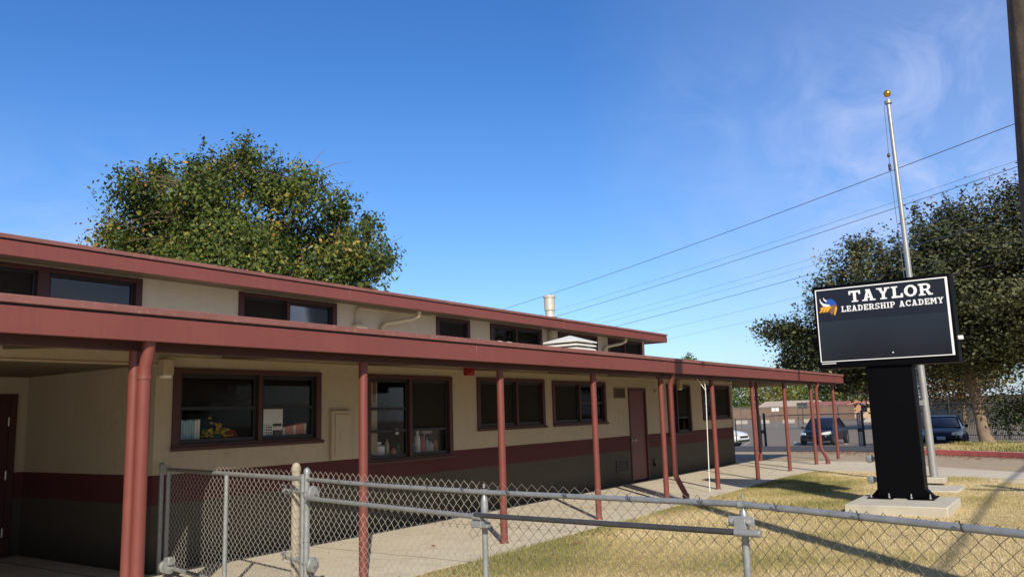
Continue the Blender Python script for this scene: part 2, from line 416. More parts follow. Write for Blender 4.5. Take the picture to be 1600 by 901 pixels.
# grass blades over the lawn (too many to count)
def inside(px, py, poly):
    r = np.zeros(len(px), bool); n = len(poly)
    for i in range(n):
        x1, y1 = poly[i]; x2, y2 = poly[(i+1) % n]
        c = ((y1 > py) != (y2 > py)) & (px < (x2-x1)*(py-y1)/((y2-y1) if y2 != y1 else 1e-9)+x1)
        r ^= c
    return r
def worn_(px, py):
    k = np.ones(len(px))
    for a in PATCH: k = np.minimum(k, np.clip((((px-a[0])/a[2])**2+((py-a[1])/a[3])**2)-.1, .45, 1))
    return k
def blades(name, poly, n, h0, h1, z, green=None, wd=.004):
    a = np.array(poly)
    px = rng.uniform(a[:, 0].min(), a[:, 0].max(), n*2); py = rng.uniform(a[:, 1].min(), a[:, 1].max(), n*2)
    k = inside(px, py, poly); px, py = px[k][:n], py[k][:n]; n = len(px)
    # patchiness
    f = (np.sin(px*1.3+py*.7)+np.sin(px*.55-py*1.9+1.3)+np.sin(px*3.1+py*2.3)*.5+np.sin(px*.9+py*4.1)*.4)/2.9
    g = green(px, py, f)
    bare_ = (np.sin(px*2.3+py*1.1+.6)+np.sin(px*1.1-py*3.3)+np.sin(px*5.1+py*4.3)*.5)/2.5+rng.normal(0, .12, n)
    h = rng.uniform(h0, h1, n)*(1+.5*g)*np.where(bare_ > .62, .25, 1)*worn_(px, py)*(1+.7*np.clip(f, 0, 1))
    th = rng.uniform(0, 2*np.pi, n); lean = rng.uniform(.2, 1.0, n)*h
    la = rng.uniform(0, 2*np.pi, n)
    wv = wd*rng.uniform(.7, 1.5, n)
    b0 = np.stack([px-np.cos(th)*wv, py-np.sin(th)*wv, np.full(n, z)], 1)
    b1 = np.stack([px+np.cos(th)*wv, py+np.sin(th)*wv, np.full(n, z)], 1)
    t = np.stack([px+np.cos(la)*lean, py+np.sin(la)*lean, z+h], 1)
    V = np.stack([b0, b1, t], 1).reshape(-1, 3); F = np.arange(3*n).reshape(-1, 3)
    ti = np.clip(.77-.6*g+.12*bare_+rng.normal(0, .17, n), 0, 1)
    o = fast_mesh(name, V, F, 'blade', tint=ti)
    return o
LAWN = [(4.0, -2.2), (17.8, -2.2), (19.0, .3), (20.15, 2.95), (20.8, 4.1), (20.95, 4.9), (20.7, 5.5), (19.6, 5.68), (4.0, 5.70)]
PATCH = [(13.1, .95, 1.0, .35), (12.6, 3.9, 1.3, .30), (15.6, 1.2, .7, .3), (9.6, 2.4, .5, .25), (18.0, 4.4, 1.2, .22), (11.0, 1.9, .4, .2)]
def green_near(px, py, f):
    e = np.exp(-((5.7-py)/.55)**2)*.8
    s = np.exp(-(((px-16.5)/2.2)**2+((py-4.3)/1.1)**2))*.9
    q = np.exp(-(((px-7.7)/1.8)**2+((py-4.0)/1.6)**2))*.62
    r = np.exp(-(((px-12.2)/1.4)**2+((py-2.9)/.5)**2))*.4
    return np.clip(e+s+q+r+.6*f, 0, 1)
o = blades('grass', LAWN, 420000, .010, .030, -.004, green_near, .0024)
tag(o, 'short dry yellow lawn with green patches beside the walkway', 'grass', kind='stuff')
o = blades('verge_grass', inner+[(33.3, 4.2), (33.5, 1.0), (34.0, -5.0)], 30000, .03, .09, .075, lambda px, py, f: np.clip(.55+.35*f, 0, 1), .012)
tag(o, 'strip of yellow green grass between red kerb and tree', 'grass', kind='stuff')

# fallen leaves on walkway, lawn and drive
V = []; F = []; T = []
def leaf_at(x, y, z, s):
    a = random.uniform(0, 6.28); i = len(V)
    for k, rr in enumerate((1, .55, 1, .55)):
        V.append((x+s*rr*math.cos(a+k*1.571), y+s*rr*math.sin(a+k*1.571), z+random.uniform(.002, .02)))
    F.append((i, i+1, i+2, i+3)); T.append(random.random())
for k in range(60): leaf_at(random.uniform(6, 20), 5.2+random.uniform(-1.8, .9)*abs(random.gauss(0, .6)), .02, random.uniform(.02, .045))
for k in range(30): leaf_at(random.uniform(7, 23), random.uniform(5.8, 8.2), .006, random.uniform(.015, .035))
for k in range(900):
    t = random.random(); leaf_at(27.6+3.4*t-abs(random.gauss(0, .9)), 1.0+7.5*t+random.gauss(0, .5), -.045, random.uniform(.03, .06))
tag(fast_mesh('fallen_leaves', np.array(V), np.array(F), 'fallen', tint=T), 'scattered brown fallen leaves on the walkway, lawn and drive', 'leaves', kind='stuff')

# ---------------------------------------------------------------- school building
B = thing('school_building', 'long low beige school block with maroon fascias, covered walkway posts and banded walls', 'building', (5.23, 8.4, 0))
W = 8.4
XE = 23.4
WIN = {  # x0,x1,z0,z1
 'w1': (5.47, 7.60, 1.31, 2.21), 'w2': (8.50, 10.40, .955, 2.21), 'w3': (11.13, 13.20, 1.345, 2.215),
 'w4': (13.54, 15.65, 1.35, 2.20), 'w5': (18.87, 20.30, .975, 2.20), 'w6': (21.15, 23.19, 1.30, 2.215)}
DOOR = (16.78, 17.60, .015, 2.05)
def holed(mb, x0, x1, z0, z1, y, holes, depth=.14):
    xs = sorted({x0, x1}|{h[0] for h in holes}|{h[1] for h in holes}); zs = sorted({z0, z1}|{h[2] for h in holes}|{h[3] for h in holes})
    for a, b in zip(xs[:-1], xs[1:]):
        for c, dd in zip(zs[:-1], zs[1:]):
            mx, mz = (a+b)/2, (c+dd)/2
            if any(h[0] < mx < h[1] and h[2] < mz < h[3] for h in holes): continue
            mb.quad((a, y, c), (b, y, c), (b, y, dd), (a, y, dd))
    for h in holes:
        a, b, c, dd = h
        mb.quad((a, y, c), (a, y, dd), (a, y+depth, dd), (a, y+depth, c)); mb.quad((b, y, c), (b, y+depth, c), (b, y+depth, dd), (b, y, dd))
        mb.quad((a, y, c), (a, y+depth, c), (b, y+depth, c), (b, y, c)); mb.quad((a, y, dd), (b, y, dd), (b, y+depth, dd), (a, y+depth, dd))
mb = MB()
holed(mb, 5.23, XE, -.05, 2.42, W, [h for h in WIN.values()]+[DOOR])
o = mb.build('wall', 'wall', B, smooth=False); o['label'] = 'street side wall, beige above a maroon stripe and grey brown base'
mb = MB()  # return wall, alcove back wall and end walls
mb.quad((5.23, W, -.05), (5.23, 11.28, -.05), (5.23, 11.28, 2.4), (5.23, W, 2.4))
holed(mb, -4, 5.23, -.05, 2.4, 11.28, [(4.10, 5.06, -.02, 1.98)], .1)
mb.quad((XE, W, -.05), (XE, 15, -.05), (XE, 15, 2.6), (XE, W, 2.6))
mb.quad((XE, 15, -.05), (-4, 15, -.05), (-4, 15, 3.4), (XE, 15, 3.4))
mb.quad((-4, 8.4, -.05), (-4, 15, -.05), (-4, 15, 3.4), (-4, 8.4, 3.4))
mb.build('side_wall', 'wall', B, smooth=False)
# interior: dark rooms behind the windows
mb = MB()
mb.quad((5.3, 10.2, 0), (23.3, 10.2, 0), (23.3, 10.2, 2.5), (5.3, 10.2, 2.5))
mb.quad((5.26, W+.15, 0), (23.35, W+.15, 0), (23.35, 10.2, 0), (5.26, 10.2, 0))
mb.quad((5.26, W+.15, 2.43), (23.35, W+.15, 2.43), (23.35, 10.2, 2.43), (5.26, 10.2, 2.43))
for xx in (5.29, 8.05, 10.8, 13.37, 16.7, 18.2, 20.7, 23.33): mb.quad((xx, W+.15, 0), (xx, 10.2, 0), (xx, 10.2, 2.43), (xx, W+.15, 2.43))
mb.build('room', 'darkroom', B, smooth=False)
# lintel above the alcove and alcove ceiling
mb = MB(); mb.box(-4, 5.228, W, W+.12, 2.235, 2.42); mb.box(-4, 5.226, W-.012, W-.001, 2.225, 2.25)
mb.build('lintel', 'beigetrim', B, bevel=.004)
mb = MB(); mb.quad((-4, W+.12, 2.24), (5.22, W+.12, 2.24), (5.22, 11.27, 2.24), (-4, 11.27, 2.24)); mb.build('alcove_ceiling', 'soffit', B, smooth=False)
# trim line on top of wall
mb = MB(); mb.box(5.24, XE+.012, W-.018, W-.001, 2.315, 2.335); mb.build('wall_trim', 'beigetrim', B)
mb = MB(); mb.box(XE-.09, XE+.012, W-.014, W-.002, 1.04, 2.30); mb.build('corner_board', 'beigetrim', B)

def window(x0, x1, z0, z1, y, lights, bottom='sill', frame=.055, lab=None, gl='glass'):
    """lights: (fx0, fx1, [bar fractions from the top], [fills from the top])"""
    f = MB(); t = .022
    f.box(x0-.03, x0+frame, y-t, y+.10, z0, z1); f.box(x1-frame, x1+.03, y-t, y+.10, z0, z1)
    f.box(x0+frame, x1-frame, y-t, y+.10, z1-frame, z1+.0); f.box(x0+frame, x1-frame, y-t, y+.10, z0, z0+frame*.8)
    for a, b in zip(lights[:-1], lights[1:]):
        f.box(x0+(x1-x0)*a[1], x0+(x1-x0)*b[0], y-t+.004, y+.10, z0+frame*.8, z1-frame)
    fr = f.build('window', 'maroon', B, bevel=.003)
    if lab: fr['label'] = lab
    s = MB(); s.box(x0-.05, x1+.06, y-.05, y-t-.001, z0-.03, z0+.012); s.build('sill', 'maroon', fr, bevel=.003)
    for (a, b, bars, fills) in lights:
        lx0 = x0+(x1-x0)*a; lx1 = x0+(x1-x0)*b
        if a <= .06: lx0 = x0+frame
        if b >= .94: lx1 = x1-frame
        lz0, lz1 = z0+frame*.8, z1-frame; h = lz1-lz0; k = .05 if z1-z0 > .7 else .035
        s = MB(); s.box(lx0, lx0+k, y+.02, y+.07, lz0, lz1); s.box(lx1-k, lx1, y+.02, y+.07, lz0, lz1)
        s.box(lx0+k, lx1-k, y+.02, y+.07, lz1-k, lz1); s.box(lx0+k, lx1-k, y+.02, y+.07, lz0, lz0+k)
        zz = [lz1]+[lz1-h*q for q in bars]+[lz0]
        for q in zz[1:-1]: s.box(lx0+k, lx1-k, y+.015, y+.065, q-.02, q+.02)
        s.build('sash', 'black', fr, bevel=.002)
        for i, fl in enumerate(fills):
            top, bot = zz[i]-.025, zz[i+1]+.025
            g = MB()
            g.box(lx0+k-.005, lx1-k+.005, y+.040, y+.044, bot-.01, top+.01)
            if fl == 'screen': g.build('screen', 'screen', fr, smooth=False)
            elif fl == 'blind':
                g.build('pane', 'glass', fr, smooth=False)
                g2 = MB(); g2.box(lx0+k, lx1-k, y+.085, y+.09, bot-.02, top+.02); g2.build('blind', 'screen', fr, smooth=False)
            else: g.build('pane', gl, fr, smooth=False)
    return fr
w1 = WIN['w1']
window(*w1, W, [(.04, .535, [.5], ['blind', 'glass']), (.56, .96, [.5], ['blind', 'glass'])])
window(*WIN['w2'], W, [(.04, .47, [.38, .66], ['glass', 'glass', 'glass']), (.50, .96, [.66], ['screen', 'glass'])])
window(*WIN['w3'], W, [(.04, .55, [], ['screen']), (.58, .96, [], ['screen'])])
window(*WIN['w4'], W, [(.04, .47, [], ['screen']), (.50, .96, [.5], ['blind', 'glass'])])
window(*WIN['w5'], W, [(.04, .38, [.68], ['glass', 'glass']), (.42, .96, [.68], ['screen', 'glass'])])
window(*WIN['w6'], W, [(.04, .42, [.55], ['glass', 'glass']), (.46, .96, [], ['screen'])])
# door in the street wall
mb = MB(); a, b, c, dd = DOOR
mb.box(a-.04, a+.02, W-.02, W+.10, 0.01, dd+.04); mb.box(b-.02, b+.04, W-.02, W+.10, 0.01, dd+.04); mb.box(a+.02, b-.02, W-.02, W+.10, dd-.02, dd+.04)
dr = mb.build('door', 'maroon', B, bevel=.003); dr['label'] = 'red door in the street side wall'
mb = MB(); mb.box(a+.022, b-.022, W+.015, W+.06, .04, dd-.022); mb.build('door_leaf', 'doorred', dr, bevel=.003)
mb = MB(); mb.lathe((a+.09, W-.005, .93), [(.03, .018), (.03, .0), (.012, -.002), (.012, -.045), (.026, -.05), (.026, -.075), (.01, -.08)], 12, 'y'); mb.build('handle', 'steel', dr)
# alcove door
mb = MB(); mb.box(4.04, 4.12, 11.25, 11.36, -.02, 2.02); mb.box(5.02, 5.10, 11.25, 11.36, -.02, 2.02); mb.box(4.12, 5.02, 11.25, 11.36, 1.94, 2.02)
dr = mb.build('door', 'maroon', B, bevel=.003); dr['label'] = 'dark maroon door at the back of the alcove'
mb = MB(); mb.box(4.12, 5.02, 11.285, 11.33, .0, 1.94); mb.build('door_leaf', 'maroon', dr)
for zz in (.25, .95, 1.62):
    mb = MB(); mb.tube([(5.01, 11.262, zz), (5.01, 11.262, zz+.11)], .012, 8); mb.build('hinge', 'steel', dr)
# vents in the wall
def louver(name, x0, x1, z0, z1, m, n=5):
    mb = MB(); mb.box(x0, x0+.02, W-.02, W-.001, z0, z1); mb.box(x1-.02, x1, W-.02, W-.001, z0, z1)
    mb.box(x0+.02, x1-.02, W-.02, W-.001, z1-.02, z1); mb.box(x0+.02, x1-.02, W-.02, W-.001, z0, z0+.02)
    v = mb.build(name, m, B)
    s = MB(); h = (z1-z0-.04)/n
    for i in range(n):
        q = z0+.02+i*h; s.add([(x0+.02, W-.018, q), (x1-.02, W-.018, q), (x1-.02, W-.003, q+h*.85), (x0+.02, W-.003, q+h*.85)], [(0, 1, 2, 3)])
    s.build('slat', m, v, smooth=False)
    g = MB(); g.quad((x0+.02, W-.0025, z0+.02), (x1-.02, W-.0025, z0+.02), (x1-.02, W-.0025, z1-.02), (x0+.02, W-.0025, z1-.02)); g.build('backing', 'black', v, smooth=False)
M['ventb'] = mk('vent_beige', rgb(120, 104, 80), .6, .06, 6); M['ventd'] = mk('vent_olive', rgb(74, 67, 58), .6, .06, 6)
louver('upper_vent', 16.05, 16.58, 1.86, 2.09, 'ventb', 6); louver('lower_vent', 16.02, 16.56, .26, .54, 'ventd', 7)

# canopy: fascia, cap, header beam, soffit, roof
YF = 5.85; X0, X1 = -4.0, 26.05
mb = MB(); jx = [X0, 1.6, 7.75, 13.1, 18.9, 24.4, X1]
for a, b in zip(jx[:-1], jx[1:]): mb.box(a+.0015, b-.0015, YF, YF+.04, 2.215, 2.40)
mb.box(X1-.04, X1, YF+.041, 9.3, 2.215, 2.40)
o = mb.build('canopy_fascia', 'red', B, bevel=.004)
mb = MB(); mb.box(X1-.06, X1-.042, YF+.05, 9.28, 2.218, 2.46); mb.build('end_board', 'beigetrim', B)
mb = MB()
for a, b in zip(jx[:-1], jx[1:]): mb.box(a+.001, b-.001, YF-.022, YF+.06, 2.418, 2.475)
mb.box(X1-.038, X1+.022, YF+.061, 9.3, 2.418, 2.475)
mb.build('canopy_cap', 'redcap', B, bevel=.006)
mb = MB(); mb.box(X0, X1-.04, YF+.012, YF+.05, 2.401, 2.417); mb.build('shadow_groove', 'black', B, smooth=False)  # black strip paints the shade in the gap under the canopy cap
mb = MB(); mb.box(X0, X1-.05, 6.05, 6.13, 2.155, 2.30); mb.build('header_beam', 'maroon', B, bevel=.004)
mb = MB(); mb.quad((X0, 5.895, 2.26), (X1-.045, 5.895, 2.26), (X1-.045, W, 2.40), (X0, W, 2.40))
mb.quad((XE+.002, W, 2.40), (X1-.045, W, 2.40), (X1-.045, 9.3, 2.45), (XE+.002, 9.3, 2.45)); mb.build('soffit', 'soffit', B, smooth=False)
mb = MB(); mb.quad((X0, 5.91, 2.45), (X1-.04, 5.91, 2.45), (X1-.04, 9.3, 2.60), (X0, 9.3, 2.60))
mb.quad((19.2, 9.3, 2.60), (X1-.04, 9.3, 2.6), (X1-.04, 15, 2.45), (19.2, 15, 2.45)); 
M['gravel'] = mk('roof_gravel', rgb(168, 158, 146), .9, .2, 8, bmp=.4); mb.build('canopy_roof', 'gravel', B, smooth=False)
for k in range(12):
    xx = 3.67-4.88+k*2.44
    mb = MB(); mb.add([(xx+a, y, z) for a in (-.03, .03) for y, z in ((6.131, 2.20), (6.131, 2.262), (W-.002, 2.335), (W-.002, 2.385))], [(0, 2, 3, 1), (4, 5, 7, 6), (0, 4, 6, 2), (0, 1, 5, 4)])
    mb.build('rafter', 'soffit', B, smooth=False)
# posts
for k in range(-1, 9):
    xx = 6.11+2.44*k-(.06 if k == -1 else 0)
    mb = MB(); mb.tube([(xx, 6.09, 0), (xx, 6.09, 2.154)], .046, 18); p = mb.build('post', 'postred', B)
    mb = MB(); mb.lathe((xx, 6.09, 0), [(.058, 0), (.055, .02), (.05, .025)], 18); mb.build('base_ring', 'postred', p)
mb = MB(); mb.tube([(24.5, 8.02, 0), (24.5, 8.02, 2.38)], .046, 14); mb.build('post', 'postred', B)
# rain pipes beside three of the posts
def spout(x, kick, r=.046, y=6.02):
    mb = MB(); pts = [(x, 5.935, 2.222), (x, 5.945, 2.13), (x, y-.01, 2.04), (x, y, 1.98), (x, y, .46)]
    if kick: pts += [(x+.01, y-.02, .40), (x+.09, y-.12, .14), (x+.10, y-.13, .09), (x+.10, y-.13, -.03)]
    else: pts += [(x, y, -.03)]
    mb.tube(pts, r, 16); s = mb.build('downspout', 'postred', B)
    if kick:
        mb = MB(); mb.lathe((x+.10, y-.13, -.01), [(.062, 0), (.06, .13), (.05, .14)], 14); mb.build('shoe', 'postred', s)
    mb = MB(); mb.tube([(x, y, 1.93), (x, y, 1.96)], r+.006, 16); mb.build('joint', 'postred', s)
spout(3.63, False, .05, 5.985); spout(13.43+.19, True, .046, 5.99); spout(23.19+.19, True, .046, 5.99)

# clerestory wall, windows
YC = 9.0; XC = 19.0
CW = [(-3.5, .4), (1.0, 2.9), (3.15, 5.35), (6.77, 8.44), (10.81, 11.69), (12.38, 14.12), (14.83, 16.48), (17.07, 18.81)]
CW = [(a, b, 2.66, 3.285) for a, b in CW]
M['cwall'] = mk('clerestory_stucco', rgb(204, 190, 164), .8, .06, 1.2, bmp=.3, bscale=30, streak=.05)
mb = MB(); holed(mb, -4, XC, 2.5, 3.34, YC, CW, .12); mb.quad((XC, YC, 2.5), (XC, 15, 2.5), (XC, 15, 3.4), (XC, YC, 3.4))
mb.build('clerestory_wall', 'cwall', B, smooth=False)
mb = MB(); mb.quad((-4, YC+.6, 2.55), (XC-.02, YC+.6, 2.55), (XC-.02, YC+.6, 3.4), (-4, YC+.6, 3.4)); mb.quad((-4, YC+.13, 2.6), (XC-.02, YC+.13, 2.6), (XC-.02, YC+.6, 2.6), (-4, YC+.6, 2.6))
mb.build('upper_room', 'darkroom', B, smooth=False)
cl_fill = [(.48, .52), (.48, .52), (.475, .53), (.46, .49), None, (.47, .50), (.45, .47), (.46, .49)]
for i, c in enumerate(CW):
    m_ = cl_fill[i]
    if m_ is None: lights = [(.04, .96, [], ['screen'])]
    else: lights = [(.04, m_[0], [], ['screen' if i in (1, 2, 3, 7) else 'glass']), (m_[1], .96, [], ['glass' if i in (1, 2, 3, 5) else 'screen'])]
    f = window(*c, YC, lights, frame=.05, gl='glassup')
# upper roof
YU = 8.55; XU = 19.42
mb = MB(); jx = [-4, 2.2, 8.3, 14.3, XU]
for a, b in zip(jx[:-1], jx[1:]): mb.box(a+.0015, b-.0015, YU, YU+.04, 3.275, 3.425)
mb.box(XU-.04, XU, YU+.041, 15.2, 3.275, 3.425); mb.build('roof_fascia', 'red', B, bevel=.004)
mb = MB()
for a, b in zip(jx[:-1], jx[1:]): mb.box(a+.001, b-.001, YU-.02, YU+.06, 3.44, 3.485)
mb.box(XU-.038, XU+.02, YU+.061, 15.2, 3.44, 3.485); mb.build('roof_cap', 'redcap', B, bevel=.005)
mb = MB(); mb.box(-4, XU-.04, YU+.012, YU+.05, 3.426, 3.439); mb.build('shadow_groove', 'black', B, smooth=False)  # shade between roof fascia and cap, drawn as a black strip
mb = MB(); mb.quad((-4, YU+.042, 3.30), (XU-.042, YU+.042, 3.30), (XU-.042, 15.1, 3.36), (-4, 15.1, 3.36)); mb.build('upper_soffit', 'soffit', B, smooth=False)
mb = MB(); mb.quad((-4, YU+.05, 3.46), (XU-.03, YU+.05, 3.46), (XU-.03, 15.2, 3.46), (-4, 15.2, 3.46)); mb.build('upper_roof', 'gravel', B, smooth=False)
mb = MB(); mb.box(6.35, 7.35, 8.9, 9.02, 3.465, 3.53); mb.build('roof_flashing', 'white', B, bevel=.004)
# rain pipes and a conduit on the clerestory wall
def cpipe(x):
    mb = MB(); y = YC-.05
    mb.tube([(x+.55, YU+.10, 3.27), (x+.55, YU+.12, 3.20), (x+.50, YU+.2, 3.15), (x+.06, y-.02, 3.06), (x, y, 3.0), (x, y, 2.6)], .035, 12); mb.build('rain_pipe', 'plasticpipe', B)
cpipe(9.40); cpipe(16.75)
mb = MB(); mb.tube([(8.85, YC-.03, 2.95), (8.85, YC-.03, 3.20), (8.88, YC-.03, 3.245), (8.94, YC-.03, 3.262), (10.6, YC-.03, 3.262)], .012, 8); mb.build('conduit', 'plasticpipe', B)
mb = MB(); mb.box(8.79, 9.02, YC-.10, YC-.002, 2.80, 3.0); mb.build('junction_box', 'plasticpipe', B, bevel=.005)

# ---------------------------------------------------------------- fixtures on the building
def fixture(name, label, cat, loc): return thing(name, label, cat, loc)
t = thing('wall_light', 'beige box wall light just right of the thick double post under the canopy', 'wall light', (5.37, W, 2.1), group='wall lights')
mb = MB(); mb.box(5.245, 5.375, W-.12, W-.002, 2.12, 2.30); mb.build('housing', 'beigetrim', t, bevel=.01)
mb = MB(); mb.box(5.26, 5.36, W-.10, W-.02, 2.09, 2.119); mb.build('lens', 'paper', t, bevel=.005)
t = thing('wall_light', 'beige box wall light between the red door and the farthest windows', 'wall light', (19.5, W, 2.1), group='wall lights')
mb = MB(); mb.box(19.40, 19.58, W-.13, W-.03, 2.10, 2.31); mb.build('housing', 'beigetrim', t, bevel=.01)
mb = MB(); mb.box(19.42, 19.56, W-.11, W-.04, 2.07, 2.099); mb.build('lens', 'paper', t, bevel=.005)
t = thing('fire_alarm', 'small red fire alarm box high on the beige wall', 'alarm', (10.84, W, 2.25))
mb = MB(); mb.box(10.75, 10.94, W-.09, W-.002, 2.24, 2.37); mb.build('box', 'alarm', t, bevel=.008)
mb = MB(); mb.lathe((10.845, W-.091, 2.305), [(.045, 0), (.045, -.008), (.02, -.015)], 14, 'y'); mb.build('horn', 'alarm', t)
t = thing('electrical_panel', 'flat beige painted electrical cabinet between the first two windows', 'electrical panel', (7.97, W, 1.05))
M['panelb'] = mk('panel_beige', rgb(178, 163, 136), .5, .05, 5)
mb = MB(); mb.box(7.79, 8.16, W-.05, W-.002, 1.04, 1.70); mb.build('cabinet', 'panelb', t, bevel=.006)
mb = MB(); mb.box(7.845, 8.105, W-.062, W-.051, 1.09, 1.65); mb.build('door', 'panelb', t, bevel=.004)
mb = MB(); mb.box(7.93, 8.02, W-.068, W-.063, 1.28, 1.42); mb.build('latch', 'panelb', t, bevel=.002)
t = thing('power_outlet', 'small dark outlet box low on the wall right of the red door', 'outlet', (17.92, W, .35))
mb = MB(); mb.box(17.87, 17.98, W-.05, W-.002, .36, .44); mb.build('cover', 'ventd', t, bevel=.006)
mb = MB(); mb.box(17.885, 17.965, W-.06, W-.002, .29, .352); mb.build('flap', 'black', t, bevel=.004)
t = thing('security_sensor', 'tiny beige round sensor on the wall right of the red door', 'sensor', (18.17, W, 2.0))
mb = MB(); mb.lathe((18.17, W-.002, 2.01), [(.05, 0), (.05, -.03), (.03, -.05)], 14, 'y'); mb.build('housing', 'panelb', t)
# white conduit hanging by a post
mb = MB(); mb.tube([(15.10, 6.14, 2.22), (15.14, 6.05, 2.10), (15.30, 6.0, 1.93), (15.30, 6.0, 1.8), (15.19, 6.0, 0.02)], .0085, 8)
mb.tube([(15.38, 6.05, 2.15), (15.32, 6.0, 1.94)], .007, 8)
o = mb.build('white_conduit', 'white'); tag(o, 'thin white conduit pipe leaning beside a maroon post', 'pipe')
t = thing('evaporative_cooler', 'white pagoda shaped rooftop vent hood behind the canopy edge', 'roof vent', (13.26, 7.8, 2.55))
def pyr(zc, r, h, zt):
    mb = MB(); q = [(13.26-r, 7.8-r), (13.26+r, 7.8-r), (13.26+r, 7.8+r), (13.26-r, 7.8+r)]
    v = [(x, y, zc) for x, y in q]+[(13.26+(x-13.26)*zt, 7.8+(y-7.8)*zt, zc+h) for x, y in q]+[(x, y, zc-.022) for x, y in q]
    mb.add(v, [(4, 5, 6, 7)]+[(i, (i+1) % 4, 4+(i+1) % 4, 4+i) for i in range(4)]+[(8+i, 8+(i+1) % 4, (i+1) % 4, i) for i in range(4)]+[(11, 10, 9, 8)]); return mb
pyr(2.885, .37, .125, .04).build('hood', 'hood', t, smooth=False)
pyr(2.815, .36, .03, .8).build('louver', 'hood', t, smooth=False)
pyr(2.745, .355, .03, .8).build('louver', 'hood', t, smooth=False)
mb = MB(); mb.box(13.04, 13.48, 7.58, 8.02, 2.52, 2.88); mb.build('housing', 'darkroom', t, smooth=False)
M['flue'] = mk('flue_metal', rgb(196, 190, 178), .5, .12, 6, metal=.2, dirt=(rgb(120, 112, 100), .5))
t = thing('chimney_pipe', 'pale capped metal flue pipe standing above the upper roof', 'chimney', (16.12, 10.0, 3.46))
mb = MB(); mb.lathe((16.12, 10.0, 3.46), [(.115, 0), (.11, .28), (.105, .30), (.105, .48)], 20); mb.build('pipe', 'flue', t)
mb = MB(); mb.lathe((16.12, 10.0, 3.78), [(.11, 0), (.17, .012), (.17, .03), (.11, .035)], 20); mb.build('collar', 'flue', t)
mb = MB(); mb.lathe((16.12, 10.0, 3.94), [(.11, 0), (.128, .015), (.128, .30), (.148, .31), (.148, .345), (.128, .365), (.08, .38)], 20); mb.build('cap', 'flue', t)
mb = MB(); mb.tube([(14.45, 8.93, 2.6), (14.45, 8.93, 3.25)], .085, 14); o = mb.build('flue_pipe', 'plasticpipe'); tag(o, 'thick cream painted pipe on the clerestory wall behind the rooftop vent hood', 'pipe')
for i, xx in enumerate((11.15, 11.42)):
    t = thing('roof_stub', ['small white round roof vent, the left one of a pair at a clerestory window', 'small white round roof vent, the right one of a pair at a clerestory window'][i], 'roof vent', (xx, 7.95, 2.56), group='small roof vents')
    mb = MB(); mb.lathe((xx, 7.95, 2.56), [(.04, 0), (.04, .19)], 12); mb.build('stem', 'white', t)
    mb = MB(); mb.lathe((xx, 7.95, 2.745), [(.10, 0), (.12, .015), (.07, .05), (.02, .06)], 14); mb.build('cap', 'white', t)

# ---------------------------------------------------------------- things behind the glass
ZS = w1[2]+.06
sh = MB(); sh.box(5.5, 7.57, W+.12, W+.55, ZS-.04, ZS-.005); tag(sh.build('window_shelf', 'beigetrim'), 'beige shelf inside the first window holding folders and flowers', 'shelf')
sh = MB(); sh.box(8.53, 10.37, W+.12, W+.50, 1.0, 1.035); tag(sh.build('window_shelf', 'beigetrim'), 'beige shelf inside the second window crowded with bottles', 'shelf')
t = thing('folder_stack', 'row of pale teal folders standing inside the first window', 'folders', (5.75, W+.2, ZS))
for k in range(9):
    xx = 5.57+k*.037; mb = MB(); mb.box(xx, xx+.03, W+.14, W+.34, ZS, ZS+.24+.008*(k % 3)); mb.build('folder', 'teal' if k < 7 else 'paper', t)
t = thing('flower_bunch', 'bunch of yellow artificial flowers behind the first window', 'flowers', (6.15, W+.25, ZS))
mb = MB()
for k in range(70):
    x, y, z = 6.18+random.gauss(0, .11), W+.22+random.uniform(-.05, .08), ZS+.04+abs(random.gauss(0, .075))
    mb.lathe((x, y, z), [(.004, -.01), (.022, 0), (.018, .012), (.004, .018)], 7)
mb.build('petals', 'flower', t)
mb = MB()
for k in range(30):
    x = 6.18+random.gauss(0, .12); mb.tube([(6.18+random.uniform(-.05, .05), W+.24, ZS), (x, W+.22, ZS+random.uniform(.06, .16))], .004, 5)
mb.build('stems', 'green', t)
def blob(name, label, cat, x0, x1, z0, z1, y, m):
    mb = MB(); n = 14; pts = []
    for i in range(n+1):
        u = i/n; pts.append((x0+(x1-x0)*u, z0+(z1-z0)*max(.05, math.sin(math.pi*min(1, u*1.1))**.7)*(1+.12*math.sin(9*u))))
    v = [(x, y, z0) for x, z in pts]+[(x, y-.0, z) for x, z in pts]+[(x, y+.12, z*.98+.02*z0) for x, z in pts]
    f = [(i, i+1, n+2+i, n+1+i) for i in range(n)]+[(n+1+i, n+2+i, 2*n+3+i, 2*n+2+i) for i in range(n)]
    mb.add(v, f); return tag(mb.build(name, m), label, cat)
blob('red_cloth', 'crumpled red cloth lying beside the yellow flowers in the window', 'cloth', 6.30, 6.62, ZS, ZS+.15, W+.33, 'redcloth')
blob('blue_cloth', 'crumpled dark blue cloth heap in the right half of the first window', 'cloth', 6.95, 7.40, ZS, ZS+.26, W+.36, 'bluecloth')
mb = MB(); mb.box(6.74, 7.06, W+.075, W+.079, ZS+.17, ZS+.40)
mb.box(6.88, 7.06, W+.080, W+.084, ZS+.10, ZS+.17)
tag(mb.build('paper_notice', 'paper'), 'blank cream paper notice taped inside the first window', 'paper')
mb = MB(); mb.tube([(6.90, W+.073, ZS+.165), (7.03, W+.073, ZS+.165)], .017, 8); tag(mb.build('eraser', 'ventd'), 'small grey oval clip on the paper notice', 'clip')
t = thing('picture_card', 'small patterned card at the bottom left of the paper notice', 'card', (6.82, W+.1, ZS))
mb = MB(); mb.box(6.745, 6.90, W+.070, W+.073, ZS+.02, ZS+.165); mb.build('card', 'paper', t)
